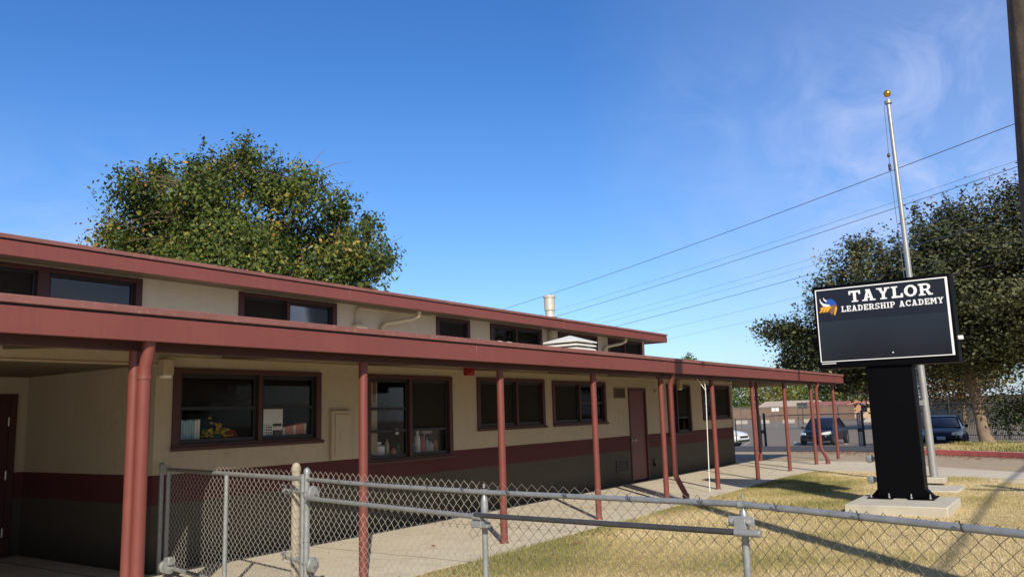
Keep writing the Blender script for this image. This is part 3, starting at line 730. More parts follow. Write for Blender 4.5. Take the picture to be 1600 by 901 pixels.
for k in range(16):
    mb = MB(); x = 6.76+(k % 4)*.034; z = ZS+.03+(k//4)*.033; mb.box(x, x+.022, W+.0675, W+.0695, z, z+.02)
    mb.build('photo', ['teal', 'ventd', 'bluecloth', 'brown'][(k*7) % 4], t)
t = thing('book_row', 'row of coral coloured books at the right end of the first window', 'books', (7.3, W+.25, ZS))
for k in range(9):
    xx = 7.10+k*.044; mb = MB(); mb.box(xx, xx+.040, W+.12, W+.30, ZS, ZS+.13+.012*(k/2)); mb.build('book', 'coral' if k % 4 else 'paper', t)
# second window: bottles and cups
def bottle(x, y, z, r, h, m, cap, label, cat='bottle', name='bottle'):
    t = thing(name, label, cat, (x, y, z), group='bottles and jars on the window shelf')
    MB().lathe((x, y, z), [(r*.92, 0), (r, .01), (r, h*.68), (r*.45, h*.82), (r*.4, h*.9)], 14).build('body', m, t)
    MB().lathe((x, y, z+h*.9), [(r*.5, 0), (r*.5, h*.1)], 12).build('cap', cap, t)
zb = 1.036; yb = W+.20
MB_ = [(8.62, .05, .07, 'paper', 'teal', 'low pale bowl shaped jar at the left end of the second window', 'jar'),
 (8.93, .10, .20, 'white', 'white', 'large white plastic tub in the left half of the second window', 'tub'),
 (9.12, .035, .24, 'plasticpipe', 'green', 'slim cream bottle with a green top right of the white tub', 'bottle'),
 (9.26, .045, .10, 'coral', 'redcloth', 'short orange jar beside the cream bottle', 'jar'),
 (9.37, .04, .16, 'green', 'green', 'small green bottle left of the window mullion', 'bottle'),
 (9.58, .05, .19, 'teal', 'white', 'pale blue bottle just right of the window mullion', 'bottle'),
 (9.70, .04, .13, 'bluecloth', 'teal', 'short dark blue jar among the shelf bottles', 'jar'),
 (9.80, .05, .34, 'paper', 'paper', 'tall white paper roll standing in the second window', 'paper roll'),
 (9.92, .045, .25, 'pink', 'redcloth', 'pink bottle right of the tall paper roll', 'bottle'),
 (10.03, .04, .22, 'teal', 'green', 'teal bottle between the pink bottle and white jar', 'bottle'),
 (10.12, .05, .17, 'white', 'ventd', 'white jar with a dark top near the right edge of the window', 'jar'),
 (10.25, .04, .20, 'gold', 'black', 'amber bottle at the far right end of the shelf', 'bottle')]
for x, r, h, m, cp, lb, ct in MB_: bottle(x, yb, zb, r, h, m, cp, lb, ct, ct.replace(' ', '_'))
t = thing('desk_lamp', 'desk lamp with a pale cone shade behind the shelf bottles', 'lamp', (10.2, W+.38, zb))
MB().lathe((10.18, W+.38, zb+.28), [(.14, 0), (.05, .18)], 18).build('lamp_shade', 'paper', t); MB().lathe((10.18, W+.38, zb), [(.07, 0), (.07, .02), (.012, .03), (.012, .3)], 14).build('stand', 'steel', t)
mb = MB(); mb.quad((8.55, W+.60, 1.5), (8.98, W+.60, 1.5), (8.98, W+.60, 2.15), (8.55, W+.60, 2.15)); mb.quad((8.55, W+.60, 1.05), (8.98, W+.60, 1.05), (8.98, W+.60, 1.46), (8.55, W+.60, 1.46))
mb = MB(); mb.box(8.57, 8.83, W+.115, W+.13, 1.06, 2.14); o = mb.build('curtain', 'beigetrim'); tag(o, 'pale curtain hanging at the left side inside the second window', 'curtain')
mb = MB(); mb.box(8.74, 8.79, W+.105, W+.113, 1.80, 2.12); tag(mb.build('brown_ribbon', 'brown'), 'brown ribbon hanging on the pale curtain in the window', 'ribbon')
mb = MB(); mb.box(9.22, 9.29, W+.115, W+.12, 1.33, 1.42); tag(mb.build('sticker', 'paper'), 'small white sticker inside the left half of the second window', 'sticker')
mb = MB(); mb.box(19.52, 20.2, W+.12, W+.14, 1.03, 1.33); tag(mb.build('plastic_sheet', 'hood'), 'pale plastic sheet behind the lower pane right of the door posts', 'sheet')
mb = MB(); mb.box(18.95, 19.3, W+.12, W+.14, 1.03, 1.22); tag(mb.build('paper_sheet', 'paper'), 'small pale sheet behind the narrow lower pane near the double post', 'sheet')
mb = MB(); mb.box(21.3, 21.9, W+.12, W+.14, 1.38, 1.66); tag(mb.build('cardboard_sheet', 'rooftan'), 'pale board in the lower left pane of the farthest window', 'board')

# ---------------------------------------------------------------- sign
SX = 13.88
sg = thing('school_sign', 'black pillar sign with navy name board and dark display on a concrete pad', 'sign', (14.05, 2.45, .13))
mb = MB(); mb.box(SX+.05, SX+.38, 2.10, 2.77, .15, 2.17); mb.build('pillar', 'signblack', sg, bevel=.008)
mb = MB(); mb.box(SX, SX+.42, 1.44, 3.475, 2.16, 3.51); mb.build('cabinet', 'signblack', sg, bevel=.012)
mb = MB(); y0, y1, z0, z1 = 1.485, 3.435, 2.265, 3.455; t_ = .021
for a in ((y0, y1, z1-.019, z1), (y0, y1, z0, z0+.014), (y0, y0+t_*1.6, z0+.014, z1-.019), (y1-.014, y1, z0+.014, z1-.019)): mb.box(SX-.022, SX-.0005, *a)
mb.build('frame', 'signwhite', sg, bevel=.003)
mb = MB(); mb.box(SX-.008, SX-.0005, y0+t_*1.6, y1-.014, 2.93, z1-.019); mb.build('name_board', 'navy', sg, smooth=False)
M['led'] = mk('display_dark', rgb(26, 22, 25), .14, .25, .9, spec=.9)
mb = MB(); mb.box(SX-.010, SX-.0005, y0+t_*1.6, y1-.014, z0+.014, 2.928); mb.build('display', 'led', sg, smooth=False)
mb = MB(); mb.lathe((SX-.0105, 2.34, 2.36), [(.012, 0), (.009, -.006)], 10, 'x'); mb.build('sensor', 'signwhite', sg)
mb = MB(); mb.box(SX+.1, SX+.2, 1.37, 1.439, 2.50, 2.56); mb.build('photocell', 'signwhite', sg, bevel=.006)
mb = MB(); mb.box(SX-.012, SX-.0005, 3.20, 3.42, 2.235, 2.247); mb.build('maker_plate', 'signwhite', sg)
for yy in (2.72, 2.32):
    pass
for ya, yb_ in ((2.54, 2.90), (1.97, 2.33)):
    mb = MB(); mb.box(SX-.10, SX+.50, ya, yb_, .131, .149); p = mb.build('base_plate', 'signblack', sg, bevel=.003)
    mb = MB()
    for yc in (ya+.05, yb_-.05):
        mb.lathe((SX-.055, yc, .149), [(.018, 0), (.018, .02), (.010, .021), (.010, .065), (.002, .07)], 8)
    mb.build('bolts', 'steel', p)
for ys, s_ in ((2.772, 1), (2.098, -1)):
    mb = MB(); mb.add([(SX+.1, ys, .15), (SX+.34, ys, .15), (SX+.34, ys+.11*s_, .15), (SX+.1, ys+.11*s_, .15), (SX+.1, ys, .27), (SX+.34, ys, .27)], [(0, 1, 2, 3), (0, 3, 4), (1, 5, 2), (3, 2, 5, 4), (0, 4, 5, 1)]); mb.build('gusset', 'signblack', sg, smooth=False)
for zz in (.40, .72):
    mb = MB(); mb.lathe((SX+.15, 2.86, zz), [(.055, -.03), (.062, -.025), (.062, .025), (.04, .035)], 16, 'x'); mb.box(SX+.1, SX+.2, 2.772, 2.80, zz-.03, zz+.03); mb.build('conduit_cap', 'galv', sg)

# slab serif lettering: strokes on a 0..w by 0..1 grid
def stroke_glyph(ch):
    T = .20; s = .115; P = []    # list of polygons
    def r(x0, x1, z0, z1): P.append([(x0, z0), (x1, z0), (x1, z1), (x0, z1)])
    def arc(cx, cz, ro, rz, ri, riz, a0, a1, n=10):
        for i in range(n):
            a, b = R(a0+(a1-a0)*i/n), R(a0+(a1-a0)*(i+1)/n)
            P.append([(cx+ri*math.cos(a), cz+riz*math.sin(a)), (cx+ro*math.cos(a), cz+rz*math.sin(a)), (cx+ro*math.cos(b), cz+rz*math.sin(b)), (cx+ri*math.cos(b), cz+riz*math.sin(b))])
    w = .78
    if ch == 'T':
        r(.30, .50, 0, 1-.17); r(.18, .62, 0, s); r(0, .8, .83, 1); r(0, .12, .66, .83); r(.68, .8, .66, .83); w = .8
    elif ch == 'A':
        P += [[(.10, 0), (.30, 0), (.52, 1), (.34, 1)], [(.56, 0), (.78, 0), (.56, 1), (.40, 1)]]; r(.24, .64, .24, .38); r(0, .38, 0, s); r(.50, .90, 0, s); w = .9
        P += [[(.26, .88), (.56, .88), (.56, 1), (.26, 1)]]
    elif ch == 'Y':
        P += [[(.08, 1), (.30, 1), (.53, .42), (.35, .42)], [(.60, 1), (.80, 1), (.53, .42), (.38, .42)]]; r(.34, .54, 0, .43); r(.22, .66, 0, s); r(0, .38, 1-s, 1); r(.52, .88, 1-s, 1); w = .88
    elif ch == 'L':
        r(.10, .30, 0, 1); r(0, .42, 1-s, 1); r(0, .74, 0, .16); r(.60, .74, .16, .36); w = .74
    elif ch == 'O':
        arc(.41, .5, .41, .5, .2, .34, 0, 360, 24); w = .82
    elif ch == 'R':
        r(.10, .30, 0, 1); r(0, .42, 0, s); r(0, .45, 1-.15, 1); r(.3, .45, .40, .54); arc(.45, .70, .31, .30, .12, .16, -90, 90); P.append([(.42, .44), (.60, .44), (.80, .06), (.60, .0)]); r(.62, .88, 0, s); w = .88
    elif ch == 'P':
        r(.10, .30, 0, 1); r(0, .42, 0, s); r(0, .45, .85, 1); r(.3, .45, .38, .52); arc(.45, .69, .31, .31, .12, .17, -90, 90); w = .78
    elif ch == 'D':
        r(.10, .30, 0, 1); r(0, .40, 0, .15); r(0, .40, .85, 1); arc(.38, .5, .42, .5, .21, .35, -90, 90, 14); w = .82
    elif ch == 'E':
        r(.10, .30, 0, 1); r(0, .74, 0, .15); r(0, .74, .85, 1); r(.3, .52, .43, .57); r(.61, .74, .15, .32); r(.61, .74, .68, .85); r(.48, .58, .36, .64); w = .74
    elif ch == 'H':
        r(.10, .29, 0, 1); r(.59, .78, 0, 1); r(.29, .59, .43, .57)
        for q in (0, .49): r(q, q+.39, 0, s); r(q, q+.39, 1-s, 1)
        w = .88
    elif ch == 'I': r(.10, .30, 0, 1); r(0, .40, 0, s); r(0, .40, 1-s, 1); w = .40
    elif ch == 'S':
        arc(.36, .72, .34, .28, .15, .14, 20, 270, 14); arc(.36, .28, .34, .28, .15, .14, -160, 90, 14); r(.56, .70, .70, 1); r(.02, .14, 0, .30); w = .74
    elif ch == 'C':
        arc(.42, .5, .42, .5, .21, .34, 48, 312, 20); r(.62, .78, .66, 1.0); r(.66, .76, .08, .30); w = .8
    elif ch == 'M':
        r(.08, .26, 0, 1); r(.72, .90, 0, 1); P += [[(.16, 1), (.36, 1), (.56, .28), (.42, .28)], [(.62, 1), (.82, 1), (.56, .28), (.42, .28)]]; r(0, .34, 0, s); r(.64, .98, 0, s); r(0, .3, 1-s, 1); r(.68, .98, 1-s, 1); w = .98
    elif ch == ' ': w = .42
    return P, w
def lettering(txt, yl, yr, z, h, gap):
    """text from y=yl (left) to yr (right, smaller y) on the face of the sign"""
    gl = [stroke_glyph(c) for c in txt]
    tw = sum(g[1] for g in gl)+gap*(len(txt)-1)
    k = (yl-yr)/tw; x = 0; j = 0
    for ch, (P, w_) in zip(txt, gl):
        if P:
            mb = MB(); q = 0
            for pl in P:
                dx = SX-.010-.0002*(j % 2)-.00012*q; q = (q+1) % 9
                pts = [(yl-(x+a)*k, z+b*h) for a, b in pl]
                mb.add([(dx, a, b) for a, b in pts], [tuple(range(len(pts)))])
            mb.build('letter', 'signwhite', sg, smooth=False)
        x += w_+gap; j += 1
lettering('TAYLOR', 2.915, 1.695, 3.205, .182, .09)
lettering('LEADERSHIP ACADEMY', 3.045, 1.560, 3.060, .092, .10)
# emblem on the name board
def emb(pts, m, k):
    mb = MB(); cy, cz, s_ = 3.245, 3.17, .155
    mb.add([(SX-.0095-.0006*k, cy-a*s_, cz+b*s_) for a, b in pts], [tuple(range(len(pts)))]); mb.build('emblem', m, sg, smooth=False)
emb([(-.30, .25), (-.05, .75), (.25, .80), (.60, .62), (.80, .35), (.85, .18), (.60, .12), (.25, .02), (-.1, -.02), (-.35, .05)], 'lblue', 1)
emb([(-.78, .92), (-.70, .60), (-.45, .35), (-.1, .22), (.12, .18), (.2, .08), (.05, -.02), (-.25, -.02), (-.55, .12), (-.75, .42), (-.82, .7)], 'signwhite', 2)
emb([(-.42, 1.0), (-.30, .78), (-.12, .66), (-.08, .54), (-.22, .52), (-.38, .68), (-.45, .85)], 'signwhite', 2)
emb([(.30, .05), (.60, .12), (.86, .12), (.92, -.05), (.72, -.2), (.62, -.5), (.45, -.85), (.20, -.82), (.08, -.5), (.25, -.3)], 'brown', 1)
for k, q in enumerate((-.95, -.62, -.30)):
    emb([(q, -.62+.02*k), (q+.20, -.60), (q+.62, -.10), (q+.58, .0), (q+.32, .0)], 'gold', 3)
emb([(.50, -.95), (.66, -.95), (.86, -.35), (.90, -.12), (.68, -.15), (.62, -.5)], 'gold', 3)
emb([(-.85, .02-.12), (-.2, -.02), (.3, .02), (.2, -.14), (-.3, -.10), (-.75, -.24)], 'gold', 2)
mb = MB(); mb.prism([(12.93, 1.69), (14.42, 1.69), (14.42, 3.05), (12.93, 3.05)], -.05, .13)
M['pad'] = mk('pad_concrete', rgb(188, 180, 160), .85, .12, 3, bmp=.3, dirt=(rgb(150, 140, 122), .5))
tag(mb.build('concrete_pad', 'pad', bevel=.012), 'low square concrete slab under the black pillar sign', 'concrete pad')

# ---------------------------------------------------------------- flagpole
FX, FY = 17.88, 2.51
fp = thing('flagpole', 'tall bare silver flagpole with a gold ball behind the sign', 'flagpole', (FX, FY, .1))
MB().lathe((0, 0, 0), [(.001, 0)], 3)
mb = MB(); lean = .12
mb.tube([(FX, FY, .12), (FX, FY+.4*lean/7.6, .4), (FX, FY+lean*.5, 4.0), (FX, FY+lean, 7.72)], [.078, .074, .056, .038], 20); mb.build('pole', 'alu', fp)
mb = MB(); mb.lathe((FX, FY+lean, 7.72), [(.05, 0), (.075, .01), (.075, .07), (.02, .09), (.012, .095), (.012, .16)], 16); mb.build('truck', 'alu', fp)
mb = MB(); n = 12; mb.lathe((FX, FY+lean, 7.95), [(.075*math.sin(math.pi*(i+.05)/n), -.075*math.cos(math.pi*(i+.05)/n)) for i in range(n+1)], 18); mb.build('ball', 'goldball', fp)
mb = MB(); mb.tube([(FX-.02, FY+lean+.08, 7.7), (FX-.04, FY+lean+.085, 6.3), (FX-.05, FY+.13, 3.0), (FX-.06, FY+.11, 1.6)], .006, 5); mb.build('halyard', 'cable', fp)
mb = MB()
for zz in (6.62, 6.40, 6.34): mb.lathe((FX-.03, FY+lean+.09, zz), [(.006, -.05), (.03, -.02), (.03, .03), (.006, .06)], 8)
mb.build('snap_hooks', 'galvdark', fp)
mb = MB(); mb.box(FX-.09, FX-.03, FY+.02, FY+.12, 1.52, 1.62); mb.build('cleat', 'alu', fp)
mb = MB(); mb.box(FX-.20, FX+.20, FY-.2, FY+.2, .04, .15); mb.build('footing', 'pad', fp, bevel=.015)
mb = MB(); mb.box(16.4, 17.5, 1.95, 2.72, -.03, .03); tag(mb.build('concrete_slab', 'pad', bevel=.01), 'thin concrete slab in the lawn before the flagpole', 'concrete slab')

# ---------------------------------------------------------------- chain link fence and gate
P0, PB, P1, P2, P3, P4, P5 = (5.28, 8.22), (4.95, 6.73), (4.69, 5.33), (4.23, 3.16), (4.07, 1.44), (3.51, .22), (2.95, -1.0)
def fence_mesh(a, b, zb, zta, ztb, phase=0, r=.0020, w_=.078, h_=.073):
    a = np.array(a); b = np.array(b); Ln = np.linalg.norm(b-a); u = (b-a)/Ln; nrm = np.array([-u[1], u[0]])
    V = []; F = []; n = int(Ln/(w_/2)); sides = 4
    for i in range(n):
        s0 = i*w_/2; pts = []; zt = zta+(ztb-zta)*i/n
        m = int((zt-zb)/(h_/2))
        for j in range(m+1):
            q = s0+(w_/2+.002 if (j+i) % 2 else -.002)
            z = zt-j*h_/2
            wob = .004*math.sin(z*9+s0*4)
            off_ = (.003 if j % 2 else -.003)+wob
            p = a+u*min(max(q, 0), Ln)+nrm*off_
            pts.append((p[0], p[1], z))
        # hooked tip
        o = len(V)
        for j, p in enumerate(pts):
            for k in range(sides):
                an = k*math.pi/2+.4
                V.append((p[0]+u[0]*r*math.cos(an)+nrm[0]*r*math.sin(an)*.0, p[1]+u[1]*r*math.cos(an), p[2]+r*math.sin(an)) if False else
                         (p[0]+(u[0]*math.cos(an)+nrm[0]*math.sin(an))*r, p[1]+(u[1]*math.cos(an)+nrm[1]*math.sin(an))*r, p[2]))
        for j in range(len(pts)-1):
            for k in range(sides):
                F.append((o+j*sides+k, o+j*sides+(k+1) % sides, o+(j+1)*sides+(k+1) % sides, o+(j+1)*sides+k))
    return V, F
def lerp(a, b, t): return (a[0]+(b[0]-a[0])*t, a[1]+(b[1]-a[1])*t)
gate = thing('pipe_gate', 'galvanised chain link gate between the building corner and the hinge post', 'gate', (P1[0], P1[1], 0))
def rail(pts, r, name, m, par, bev=0):
    mb = MB(); mb.tube(pts, r, 12); return mb.build(name, m, par)
ga, gb = lerp(P0, P1, .02), lerp(P0, P1, .985)
rail([(ga[0], ga[1], 1.10), (gb[0], gb[1], 1.10)], .021, 'top_rail', 'galv', gate)
rail([(ga[0], ga[1], .10), (gb[0], gb[1], .10)], .021, 'bottom_rail', 'galv', gate)
rail([(ga[0], ga[1], .08), (ga[0], ga[1], 1.14)], .023, 'stile', 'galv', gate); rail([(gb[0], gb[1], .08), (gb[0], gb[1], 1.14)], .023, 'stile', 'galv', gate)
rail([(PB[0], PB[1], .11), (PB[0], PB[1], 1.09)], .021, 'brace', 'galv', gate)
V, F = fence_mesh(ga, gb, .07, 1.165, 1.165, w_=.088, h_=.070); fast_mesh('chain_link', V, F, 'wire', gate)
# roller near the building corner
q = lerp(P0, P1, .07)
mb = MB(); mb.lathe((q[0]-.04, q[1], .12), [(.03, -.05), (.07, -.045), (.07, -.02), (.05, -.01), (.05, .02), (.07, .03), (.07, .05), (.03, .055)], 16, 'y'); mb.build('roller', 'galv', gate)
mb = MB(); mb.box(q[0]-.08, q[0]+.0, q[1]-.08, q[1]+.02, .14, .22); mb.build('roller_bracket', 'galv', gate, bevel=.01)
fn = thing('chain_link_fence', 'galvanised chain link fence with top rail along the lawn', 'fence', (P2[0], P2[1], 0))
def post(p, zt, r=.024, m='galv', par=fn, cap=True, name='post'):
    mb = MB(); mb.tube([(p[0], p[1], -.05), (p[0], p[1], zt)], r, 16); o = mb.build(name, m, par)
    if cap:
        mb = MB(); mb.lathe((p[0], p[1], zt), [(r+.004, -.03), (r+.004, .0), (r*.9, .012), (r*.5, .022), (.003, .026)], 16); mb.build('cap', m, o)
    return o
wp = (P0[0]+.01, P0[1]+.10); post(wp, 1.15)
pg = post((P1[0], P1[1]-.01), 1.17)
mb = MB()
for zz in (.62, .98): mb.lathe((P1[0], P1[1]-.01, zz), [(.029, -.015), (.029, .015)], 16)
mb.build('band', 'galv', pg)
rail([(P1[0], P1[1], 1.10), (lerp(P1, P2, .5)[0]-.02, lerp(P1, P2, .5)[1], 1.095), (P2[0], P2[1], 1.098), (P3[0], P3[1], 1.102), (P4[0], P4[1], 1.10), (P5[0], P5[1], 1.10)], .0155, 'top_rail', 'galv', fn)
for a, b, za, zb_ in ((P1, P2, 1.17, 1.165), (P2, P3, 1.165, 1.135), (P3, P4, 1.13, 1.125), (P4, P5, 1.125, 1.12)):
    V, F = fence_mesh(a, b, .03, za, zb_); fast_mesh('chain_link', V, F, 'wire' if a == P1 else 'wiremid' if a == P2 else 'wiredark', fn)
for p in (P2, P3):
    o = post(p, 1.055, .0185, cap=False)
    mb = MB(); mb.lathe((p[0], p[1], .965), [(.024, 0), (.024, .075), (.019, .10), (.010, .115), (.010, .13)], 16)
    dy = .024; mb.tube([(p[0], p[1]-dy, 1.10), (p[0], p[1]+dy, 1.10)], .0185, 14); mb.tube([(p[0], p[1], 1.125), (p[0], p[1], 1.15)], .008, 8)
    mb.build('loop_cap', 'galv', o)
post(P4, 1.05, .024, cap=False) if False else None
# tie wires on the rail
segs = [(P1, P2), (P2, P3), (P3, P4), (P4, P5)]
for a, b in segs:
    n = max(2, int(math.dist(a, b)/.36))
    for i in range(n):
        q = lerp(a, b, (i+.5)/n); d_ = Vector((b[0]-a[0], b[1]-a[1], 0)).normalized()*.0025
        mb = MB(); mb.tube([(q[0]-d_.x, q[1]-d_.y, 1.10), (q[0]+d_.x, q[1]+d_.y, 1.10)], .0172, 10)
        mb.tube([(q[0]-.022, q[1], 1.09), (q[0]-.03, q[1]+.01, 1.13)], .003, 5)
        mb.build('tie_wire', 'galvdark', fn)
# lower bars: light pipe from hinge to post, dark pipe across the next bay
q1 = lerp(P1, P2, .03); q2 = lerp(P1, P2, 1.0)
rail([(q1[0]-.04, q1[1], .955), (q2[0]-.055, q2[1]+.05, .955)], .0165, 'lower_bar', 'galv', fn)
o = rail([(P2[0]-.065, P2[1]+.03, .965), (P3[0]-.065, P3[1]-.09, .975)], .0155, 'dark_bar', 'galvdark', fn); o['label'] = 'dark weathered pipe bar'
mb = MB(); p = P3   # bracket: plate with two bolts, T sleeve
mb.box(p[0]-.045, p[0]-.032, p[1]-.065, p[1]+.065, 1.0, 1.05); mb.tube([(p[0]-.065, p[1]-.10, .975), (p[0]-.065, p[1]+.03, .975)], .0185, 14); mb.box(p[0]-.07, p[0]-.04, p[1]-.03, p[1]+.028, .97, 1.04)
br = mb.build('bar_bracket', 'galv', fn, bevel=.003)
mb = MB()
for dy in (-.04, .04): mb.lathe((p[0]-.045, p[1]+dy, 1.026), [(.013, 0), (.013, -.012), (.006, -.013), (.006, -.03)], 8, 'x')
mb.build('bolts', 'steel', br)
mb = MB(); p = P2
mb.tube([(p[0]-.055, p[1]+.05, .955), (p[0]-.055, p[1]-.02, .955)], .025, 12); mb.lathe((p[0], p[1], .88), [(.034, 0), (.034, .035)], 14); mb.box(p[0]-.08, p[0]-.02, p[1]-.03, p[1]+.05, .89, .93); mb.box(p[0]-.07, p[0]-.03, p[1]-.07, p[1]-.03, .89, .91)
mb.build('bar_clamp', 'galv', fn, bevel=.004)
# hinge post: thick peeling post with round hinges
bp = thing('hinge_post', 'thick peeling beige post with a domed cap behind the gate', 'post', (4.98, 5.46, 0))
bx, by = 4.885, 5.68
mb = MB(); mb.tube([(bx, by, -.03), (bx, by, 1.165)], .037, 18); mb.build('shaft', 'peel', bp)
mb = MB(); mb.lathe((bx, by, 1.145), [(.040, 0), (.042, .012), (.042, .03), (.036, .033), (.036, .045), (.028, .062), (.012, .072), (.002, .074)], 18); mb.build('cap', 'peel', bp)
for zz in (.42, .98):
    mb = MB(); mb.lathe((bx, by, zz-.02), [(.043, 0), (.043, .035)], 16)
    mb.tube([(bx-.05, by+.07, zz+.01), (P1[0]-.02, P1[1]-.02, zz+.01)], .012, 8)
    for k in range(10): 
        a = random.uniform(0, 6.28); mb.tube([(bx+.05*math.cos(a)-.04, by+.05*math.sin(a)+.04, zz+random.uniform(-.04, .05)), (bx+.06*math.cos(a+.9)-.04, by+.06*math.sin(a+.9)+.04, zz+random.uniform(-.04, .06))], .008, 6)
    h = mb.build('hinge', 'galv', bp)
    mb = MB(); cx_, cy_ = P1[0]-.01, P1[1]-.085
    mb.lathe((cx_, cy_, zz+.01), [(.02, -.035), (.055, -.03), (.062, -.02), (.062, 0), (.045, .008), (.045, .02), (.02, .03)], 20, 'y'); mb.lathe((cx_, cy_, zz+.01), [(.014, -.05), (.014, .08)], 10, 'y'); mb.build('wheel', 'galv', h)

# ---------------------------------------------------------------- poles and cables
up = thing('utility_pole', 'weathered wooden utility pole at the right edge of the view', 'utility pole', (7.45, .12, 0))
mb = MB(); mb.tube([(7.45, .145, -.05), (7.45, .09, 3.0), (7.45, .0, 5.0), (7.45, -.15, 9.6)], [.165, .145, .135, .11], 20); mb.build('shaft', 'wood', up)
mb = MB(); mb.box(7.39, 7.51, -1.2, .9, 8.9, 9.02); mb.build('crossarm', 'wood', up, bevel=.01)
sp = thing('utility_pole', 'wooden street pole carrying the thick overhead cable beside the lawn', 'utility pole', (8.5, -7.3, 0))
mb = MB(); mb.tube([(8.5, -7.3, -.05), (8.5, -7.3, 8.3)], [.16, .11], 16); mb.build('shaft', 'wood', sp)
mb = MB(); mb.box(8.44, 8.56, -8.3, -6.3, 7.5, 7.62); mb.build('crossarm', 'wood', sp, bevel=.01)
def cable(a, b, sag, r, name, label, group=None, n=40):
    mb = MB(); pts = [(a[0]+(b[0]-a[0])*t, a[1]+(b[1]-a[1])*t, a[2]+(b[2]-a[2])*t-4*sag*t*(1-t)) for t in np.linspace(0, 1, n)]
    mb.tube(pts, r, 6); tag(mb.build(name, 'cable'), label, 'cable', group)
cable((8.5, -6.35, 7.2), (60, -6.0, 7.2), .4, .032, 'overhead_cable', 'thick street cable strung away from the street pole towards the parking lot')
cable((8.5, -6.35, 7.2), (-40, -6.2, 7.2), .3, .032, 'overhead_cable', 'thick street cable strung from the street pole behind the viewer, shadowing the lawn')
# power lines crossing the sky behind the school
G = 'power lines crossing the sky behind the school'
ua = (.53, .848)
def wire(z0, z1, sag, off_, r, lab):
    a = (24-12*ua[0]+off_*.848, 1-12*ua[1]-off_*.53, z0); b = (24+75*ua[0]+off_*.848, 1+75*ua[1]-off_*.53, z1)
    cable(a, b, sag, r, 'power_line', lab, G)
wire(8.95, 9.6, 1.15, 0, 0.0104, 'highest dark power line crossing the sky behind the flagpole')
wire(8.05, 8.3, 1.0, .2, 0.0044, 'thin faint power line just under the highest one')
wire(7.9, 7.6, 1.0, 0, 0.0088, 'second thick power line, passing just above the metal chimney pipe')
wire(7.2, 7.0, 1.0, .3, 0.0040, 'thin faint power line below the second thick one')
wire(6.95, 6.6, 1.0, .1, 0.0036, 'thinnest power line in the middle of the bundle')
wire(6.7, 6.1, 1.0, 0, 0.0080, 'third thick power line, passing right of the upper roof end')
wire(6.1, 5.5, 1.0, .2, 0.0036, 'faint low power line above the end of the upper roof')
wire(5.7, 4.9, 1.0, .2, 0.0032, 'lowest faint power line near the canopy roof')

